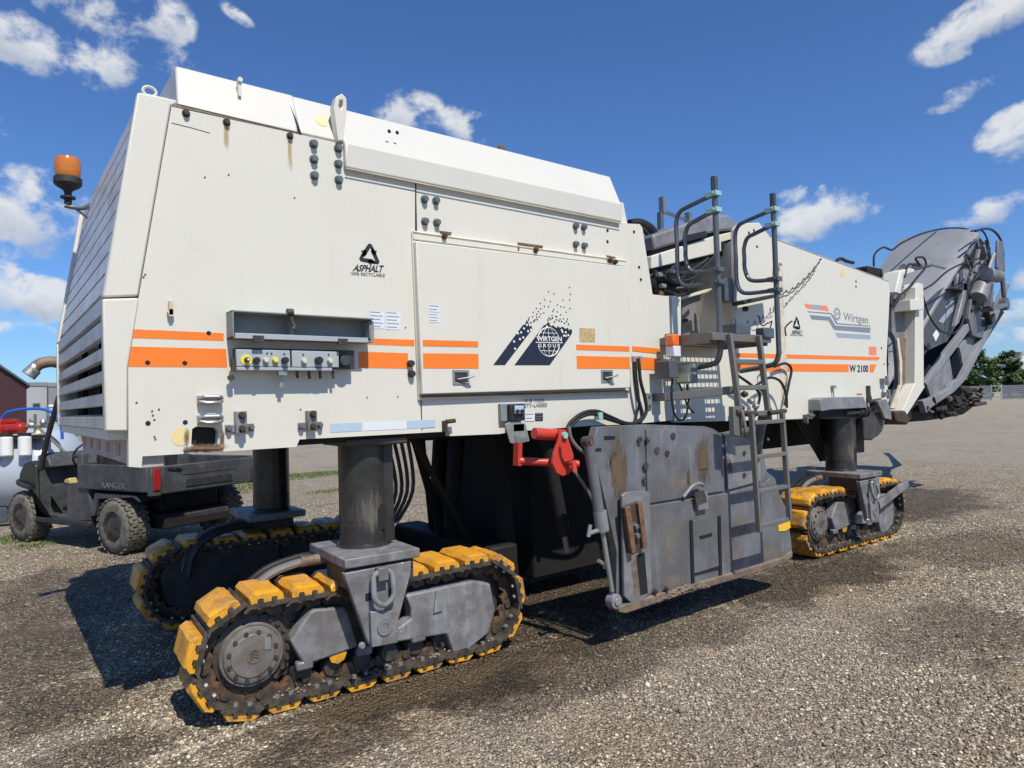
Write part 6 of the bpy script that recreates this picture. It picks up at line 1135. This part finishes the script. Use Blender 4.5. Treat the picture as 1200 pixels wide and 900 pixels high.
    # cab
    k = MB(); k.prism([(.50, .33), (.98, .30), (1.0, .70), (.74, .78), (.56, .74), (.48, .5)], yl-.02, yl-.14); k.obj('seat_base', 'plastic', t, bev=.02)
    MB().box((.75, -1.2, .30), (1.75, .05, .36)).obj('cab_floor', 'plastic', t, bev=.015); MB().box((.6, -1.15, .36), (1.05, -.12, .72)).obj('seat_box', 'plastic', t, bev=.02)
    MB().box((.68, -1.1, .72), (1.1, -.1, .82)).obj('seat', 'rubber', t, bev=.04, seg=3); MB().prism([(.62, .82), (.74, .82), (.68, 1.15), (.58, 1.15)], -1.1, -.1).obj('backrest', 'rubber', t, bev=.03, seg=3)
    k = MB(); k.prism([(.98, .74), (1.12, .75), (1.10, .79), (1.0, .81)], .04, -.1); k.obj('rag', 'tan', t, bev=.01)
    MB().box((1.6, -1.2, .36), (1.68, .05, .95)).obj('firewall', 'plastic', t, bev=.01)
    k = MB(); k.prism([(1.45, .92), (1.72, .90), (1.75, 1.06), (1.6, 1.10), (1.5, 1.02)], .02, -1.2); k.obj('dashboard', 'plastic', t, bev=.02)
    k = MB(); k.prism([(1.35, .30), (1.6, .30), (1.65, .95), (1.78, 1.0), (1.92, .97), (2.02, .85), (2.06, .72), (1.98, .70), (1.90, .70), (1.85, .70), (1.76, .66), (1.66, .5), (1.55, .36)], .09, -.06); k.obj('front_fender', 'green', t, bev=.02)
    k = MB(); k.prism([(1.35, .30), (1.6, .30), (1.65, .95), (1.78, 1.0), (1.92, .97), (2.02, .85), (2.06, .72), (1.98, .70), (1.90, .70), (1.85, .70), (1.76, .66), (1.66, .5), (1.55, .36)], -1.19, -1.34); k.obj('front_fender', 'green', t, bev=.02)
    MB().prism([(1.7, .7), (1.75, 1.02), (1.95, .98), (2.1, .78), (2.1, .5), (1.8, .5)], -.06, -1.19).obj('bonnet', 'green', t, bev=.03)
    MB().box((2.1, -1.1, .42), (2.18, -.15, .56)).obj('bumper', 'black', t, bev=.02)
    for yy in (.04, -1.29):
        k = MB(); k.tube([(1.62, yy, .9), (1.48, yy, 1.25), (1.2, yy, 1.78)], .03, 10); k.obj('roll_post', 'rubber', t)
        k = MB(); k.box((.66, yy-.04, .72), (.76, yy+.04, 1.10)); k.obj('rear_post', 'plastic', t, bev=.012)
    MB().tube([(.7, .04, 1.08), (.9, .04, 1.06)], .02, 8).obj('grab_rail', 'rubber', t)
    k = MB(); c0 = Vector((1.32, -.35, 1.05)); k.tube([(c0.x-.08*math.cos(a*PI/10)*.8, c0.y+.17*math.sin(a*PI/10), c0.z+.15*math.cos(a*PI/10)) for a in range(21)], .014, 8); k.tube([c0, (1.6, -.35, .92)], .02, 8); k.obj('steering_wheel', 'rubber', t)
    MB().tube(smoothpath([(2.1, .06, .74), (1.95, .12, .72), (1.7, .12, .68)], 4), .03, 8).obj('nerf_bar', 'rubber', t)
    MB().box((.5, -.02, .26), (1.7, .10, .33)).obj('sill', 'rubber', t, bev=.015)
utv()

# ================================================================ fuel tank with pump
def tank():
    t = thing('fuel_tank', 'pale blue white service tank with a red pump and hanging filters at the left edge', 'tank', (.0, 9.95, 0), math.radians(-38))
    # axis along local x
    k = MB(); n = 28; R_ = .64; prof = [(-2.2, .0), (-2.18, .3), (-2.1, .5), (-1.95, .62), (-1.8, .64), (1.05, .64), (1.22, .60), (1.34, .48), (1.42, .28), (1.44, .02)]
    k.lathe([(max(r, .01), h) for h, r in prof], (0, 0, .72), 'x', 40); k.obj('tank_shell', 'tank', t, ang=50)
    for x in (-1.2, .6): MB().box((x-.08, -.45, 0), (x+.08, .45, .22)).obj('tank_foot', 'rail', t, bev=.01)
    MB().box((-2., -.62, 1.22), (1.3, -.46, 1.27)).obj('filter_rail', 'print', t, bev=.006)
    MB().box((-2., -.64, 1.275), (1.3, -.40, 1.30)).obj('filter_shelf', 'beam', t, bev=.006)
    for i in range(12):
        x = -1.85+i*.27; k = MB(); k.lathe([(.07, 0), (.085, .02), (.085, .27), (.06, .30)], (x, -.66, .98), 'z', 16); k.obj('filter_can', 'whiteprint' if i % 3 else 'paper', t)
        k = MB(); k.lathe([(.088, 0), (.088, .03)], (x, -.66, 1.285), 'z', 12); k.obj('filter_head', 'print', t)
    for i in range(5): k = MB(); k.lathe([(.02, -.02), (.12, .0), (.13, .1), (.13, .32)], (-1.6+i*.55, -.62, .66), 'z', 16); k.obj('filter_bowl', 'tank', t)
    n_before = set(t.children)
    # pump
    k = MB(); k.lathe([(.08, -.12), (.14, -.1), (.15, 0), (.14, .1), (.08, .12)], (-.05, -.5, 1.58), 'x', 18); k.lathe([(.1, 0), (.1, .16), (.07, .18)], (-.05, -.5, 1.38), 'z', 12); k.box((-.2, -.6, 1.5), (.08, -.4, 1.64)); k.obj('pump', 'pump', t, bev=.015)
    k = MB(); k.lathe([(.05, -.16), (.09, -.14), (.09, .1), (.05, .14)], (.22, -.5, 1.58), 'x', 14); k.box((.1, -.56, 1.66), (.24, -.44, 1.72)); k.obj('pump_motor', 'pump', t, bev=.01)
    for i, (x, z) in enumerate(((.45, 1.62), (.55, 1.5), (.42, 1.42), (.62, 1.66), (.3, 1.36), (.66, 1.4))): k = MB(); k.lathe([(.03, -.04), (.05, 0), (.03, .04)], (x, -.5, z), ('x', 'z')[i % 2], 10); k.obj('valve', ('silver', 'yspot', 'silver')[i % 3], t)
    for a, b in (((.3, 1.6), (.7, 1.6)), ((.5, 1.4), (.5, 1.78)), ((.7, 1.35), (.7, 1.75)), ((.3, 1.4), (.75, 1.42)), ((.42, 1.7), (.95, 1.2))): MB().cyl((a[0], -.5, a[1]), (b[0], -.5, b[1]), .02, 8).obj('pipe', 'ladder', t)
    k = MB(); k.tube(smoothpath([(.0, -.5, 1.72), (.1, -.5, 1.82), (.35, -.5, 1.86), (.62, -.5, 1.85), (.80, -.5, 1.76), (.88, -.5, 1.6), (.9, -.5, 1.4)], 6), .022, 10); k.obj('blue_hose', 'blue', t)
    for c_ in set(t.children)-n_before: c_.location = (.66, 0, -.2)
    k = MB(); k.tube(smoothpath([(-.9, -.66, 1.5), (-.85, -.7, 1.2), (-.95, -.75, .8), (-1.2, -.8, .3), (-1.5, -.8, .03)], 6), .028, 8); k.obj('delivery_hose', 'hose', t)
    k = MB(); k.tube(smoothpath([(-.55, -.5, 1.35), (-.5, -.55, 1.6), (-.35, -.5, 1.62), (-.3, -.5, 1.45)], 5), .03, 8); k.obj('elbow_pipe', 'yspot', t)
    k = MB(); k.tube(smoothpath([(-2.2, -1.0, .03), (-.8, -.95, .03), (.6, -.9, .03), (1.4, -.4, .03)], 6), .03, 8); k.obj('ground_hose', 'hose', t)
tank()

# ================================================================ background
# barn: gable wall and siding ribs
def barn():
    t = thing('barn', 'dark maroon metal clad barn with sloping roof at the left edge', 'barn', (1.76, 39.3, 0))
    # wall facing the camera runs along -x; eave at x=0
    pts = [(-14, 0), (0, 0), (0, 3.12), (-7, 9.0), (-14, 3.12)]
    MB().prism(pts, 0, .2).obj('gable_wall', 'barn', t); MB().box((-14, .2, 0), (0, 22, 3.1)).obj('side_wall', 'barn', t)
    for i in range(46):
        x = -14+.3*i+.1; zt_ = 3.12+(5.88*(1-abs(x+7)/7)); MB().box((x, -.03, 0), (x+.06, -.002, zt_-.05)).obj('siding_rib', 'barn', t, smooth=False)
    for s_ in (0, 1):
        a = ((.15, 3.05) if s_ == 0 else (-14.15, 3.05)); b = (-7, 9.05); MB().prism([a, b, (b[0], b[1]+.12), (a[0], a[1]+.12)], -.2, 22).obj('roof', 'rail', t)
barn()
def ware(name, label, cat, x0, y0, w, d, h, m, wins, trim='ware2', parapet=.4):
    t = thing(name, label, cat, (x0, y0, 0)); MB().box((0, 0, 0), (w, d, h)).obj('wall', m, t); MB().box((-.1, -.1, h-parapet), (w+.1, -.003, h+.1)).obj('parapet', trim, t)
    for a, b, c, e_ in wins:
        f_ = MB().box((a-.08, -.06, b-.08), (c+.08, -.004, e_+.08)).obj('window', trim, t); MB().box((a, -.09, b), (c, -.065, e_)).obj('pane', 'window', f_)
    return t
ware('warehouse', 'pale grey flat roofed warehouse beyond the tank', 'warehouse', 4.3, 106, 2.4, 20, 5.9, 'ware', [(.9, 2.6, 1.6, 3.2)])
ware('office_building', 'darker grey flat roofed block beside the pale warehouse', 'building', 6.75, 104, 14, 20, 5.75, 'ware2', [(.6, 1.0, 2.2, 3.2), (3.2, 1.0, 5.0, 3.2), (6.2, 1.0, 8, 3.2)])
ware('storage_shed', 'low pale blue shed in front of the grey block', 'shed', 6.1, 92, 6, 6, 2.75, 'shed', [(.5, .8, 1.1, 1.6), (1.6, .8, 2.2, 1.6)], 'whiteprint', .15)
# fence at the far right
def fence():
    # runs roughly square to the view
    u_ = Vector((.79, -.61, 0)); G = Vector((111, 31.5, 0)); A0 = G-u_*52; A1 = G-u_*.05; A2 = G+u_*1.35; A3 = G+u_*48
    fn = 0
    for a, b, lab in ((A0, A1, 'long grey slatted fence left of the white gate along the yard edge'), (A2+u_*.1, A3, 'grey slatted fence right of the white gate along the yard edge')):
        d = b-a; L_ = d.length; ang = math.atan2(d.y, d.x); t = thing('slat_fence', lab, 'fence', (a.x, a.y, 0), ang, 'slatted fences along the yard edge')
        n = int(L_/2.6)
        for i in range(n+1): MB().box((i*L_/n-.05, -.05, 0), (i*L_/n+.05, .05, 2.05)).obj('post', 'fence', t)
        for j in range(7): MB().box((0, -.08, .12+j*.275), (L_, -.055, .12+j*.275+.235)).obj('slat', 'fence', t)
    d = A2-A1; ang = math.atan2(d.y, d.x); t = thing('gate', 'light grey metal gate with diagonal brace in the fence', 'gate', A1, ang); L_ = d.length
    for x in (.0, L_): MB().box((x-.06, -.06, 0), (x+.06, .06, 2.1)).obj('gate_post', 'post', t)
    for z in (.15, 1.05, 1.95): MB().box((.06, -.03, z-.04), (L_-.06, .03, z+.04)).obj('gate_rail', 'post', t)
    MB().beam((.1, 0, .2), (L_-.1, 0, 1.9), .05, .07, (0,1,0)).obj('gate_brace', 'post', t)
fence()
def tree(x, y, h, r, seed, label, m='leaf'):
    rng = random.Random(seed); t = thing('tree', label, 'tree', (x, y, 0), 0, 'trees beyond the yard fence')
    k = MB(); k.tube([(0,0,0), (.1, 0, h*.25), (0, .1, h*.5), (0, 0, h*.8)], [.28, .22, .14, .04], 8)
    for i in range(7):
        a = rng.uniform(0, 2*PI); z = h*rng.uniform(.25, .6); k.tube([(0,0,z), (r*.4*math.cos(a), r*.4*math.sin(a), z+h*.12), (r*.75*math.cos(a), r*.75*math.sin(a), z+h*.22)], [.1, .06, .02], 5)
    k.obj('trunk', 'bark', t)
    vs = []; fs = []; cl_ = []
    for i in range(34):
        a = rng.uniform(0, 2*PI); rad = r*math.sqrt(rng.random())*.85; zz = h*rng.uniform(.16, .93); f_ = 1-abs(zz/h-.5)*1.1; cl_.append((rad*math.cos(a)*max(.35, f_), rad*math.sin(a)*max(.35, f_), zz, r*rng.uniform(.18, .36)))
    for cx, cy, cz, cr in cl_:
        for j in range(150):
            d = Vector((rng.gauss(0,1), rng.gauss(0,1), rng.gauss(0,1))).normalized()*cr*rng.uniform(.5, 1.1); p_ = Vector((cx, cy, cz))+Vector((d.x, d.y, d.z*.75)); u = Vector((rng.gauss(0,1), rng.gauss(0,1), rng.gauss(0,1))).normalized(); w = u.orthogonal().normalized(); s_ = rng.uniform(.12, .26)
            o_ = len(vs); vs += [p_-u*s_, p_+w*s_*.7, p_+u*s_, p_-w*s_*.7]; fs.append((o_, o_+1, o_+2, o_+3))
    k = MB(); k.v = [tuple(v) for v in vs]; k.f = fs; k.obj('crown', m, t, smooth=False)
# trees behind the fence
tl = [[(144.615,46.739,1.831)][0], [(149.05,45.85,1.757)][0], [(144.245,41.978,1.673)][0], [(151.417,41.505,1.586)][0], [(148.882,38.409,1.506)][0], [(156.456,37.627,1.405)][0], [(162.482,35.513,1.273)][0], [(143.293,50.28,1.965)][0], [(141.6,54.105,2.112)][0]]
labs = ['tall dark tree left of the gap beyond the fence', 'tallest tree with wispy top beyond the fence', 'round green tree beyond the gate', 'dark round tree beyond the fence right of the gate', 'low pale green tree at the right edge beyond the fence', 'broad tree beyond the fence outside the right edge', 'spreading tree beyond the fence far right', 'leafy tree behind the conveyor beyond the fence', 'leafy tree behind the machine nose beyond the fence']
for i, p_ in enumerate(tl):
    hh = (7.5, 9.8, 7.6, 8.9, 5.6, 7.8, 8, 8, 7.5)[i]; tree(p_[0], p_[1], hh, (3, 2.9, 2.4, 2.7, 2.6, 3, 3.2, 3, 3)[i], 20+i, labs[i], 'leaf2' if i in (2, 4) else 'leaf')
p_ = [(250.732,68.304,8.044)][0]; t = thing('silo', 'pale domed silo rising beyond the trees at the right', 'silo', (p_[0], p_[1], 0)); k = MB(); k.lathe([(4.2, 0), (4.2, 9.2), (3.6, 10.3), (2.2, 11.1), (.5, 11.5)], (0,0,0), 'z', 32); k.obj('silo_body', 'silo', t); MB().box((-1.2, -1.2, 11), (1.2, 1.2, 12.6)).obj('silo_head', 'ware2', t)
# thin black tube lying on the ground by the drum plate
k = MB(); k.tube(smoothpath([(x, y, .012) for x, y in [(3.091,0.512),(3.118,0.277),(3.143,0.082),(3.143,-0.125),(3.185,-0.163)]], 5), .010, 8); tag(k.obj('hose', 'hose'), 'thin black tube lying on the ground by the drum plate', 'hose')
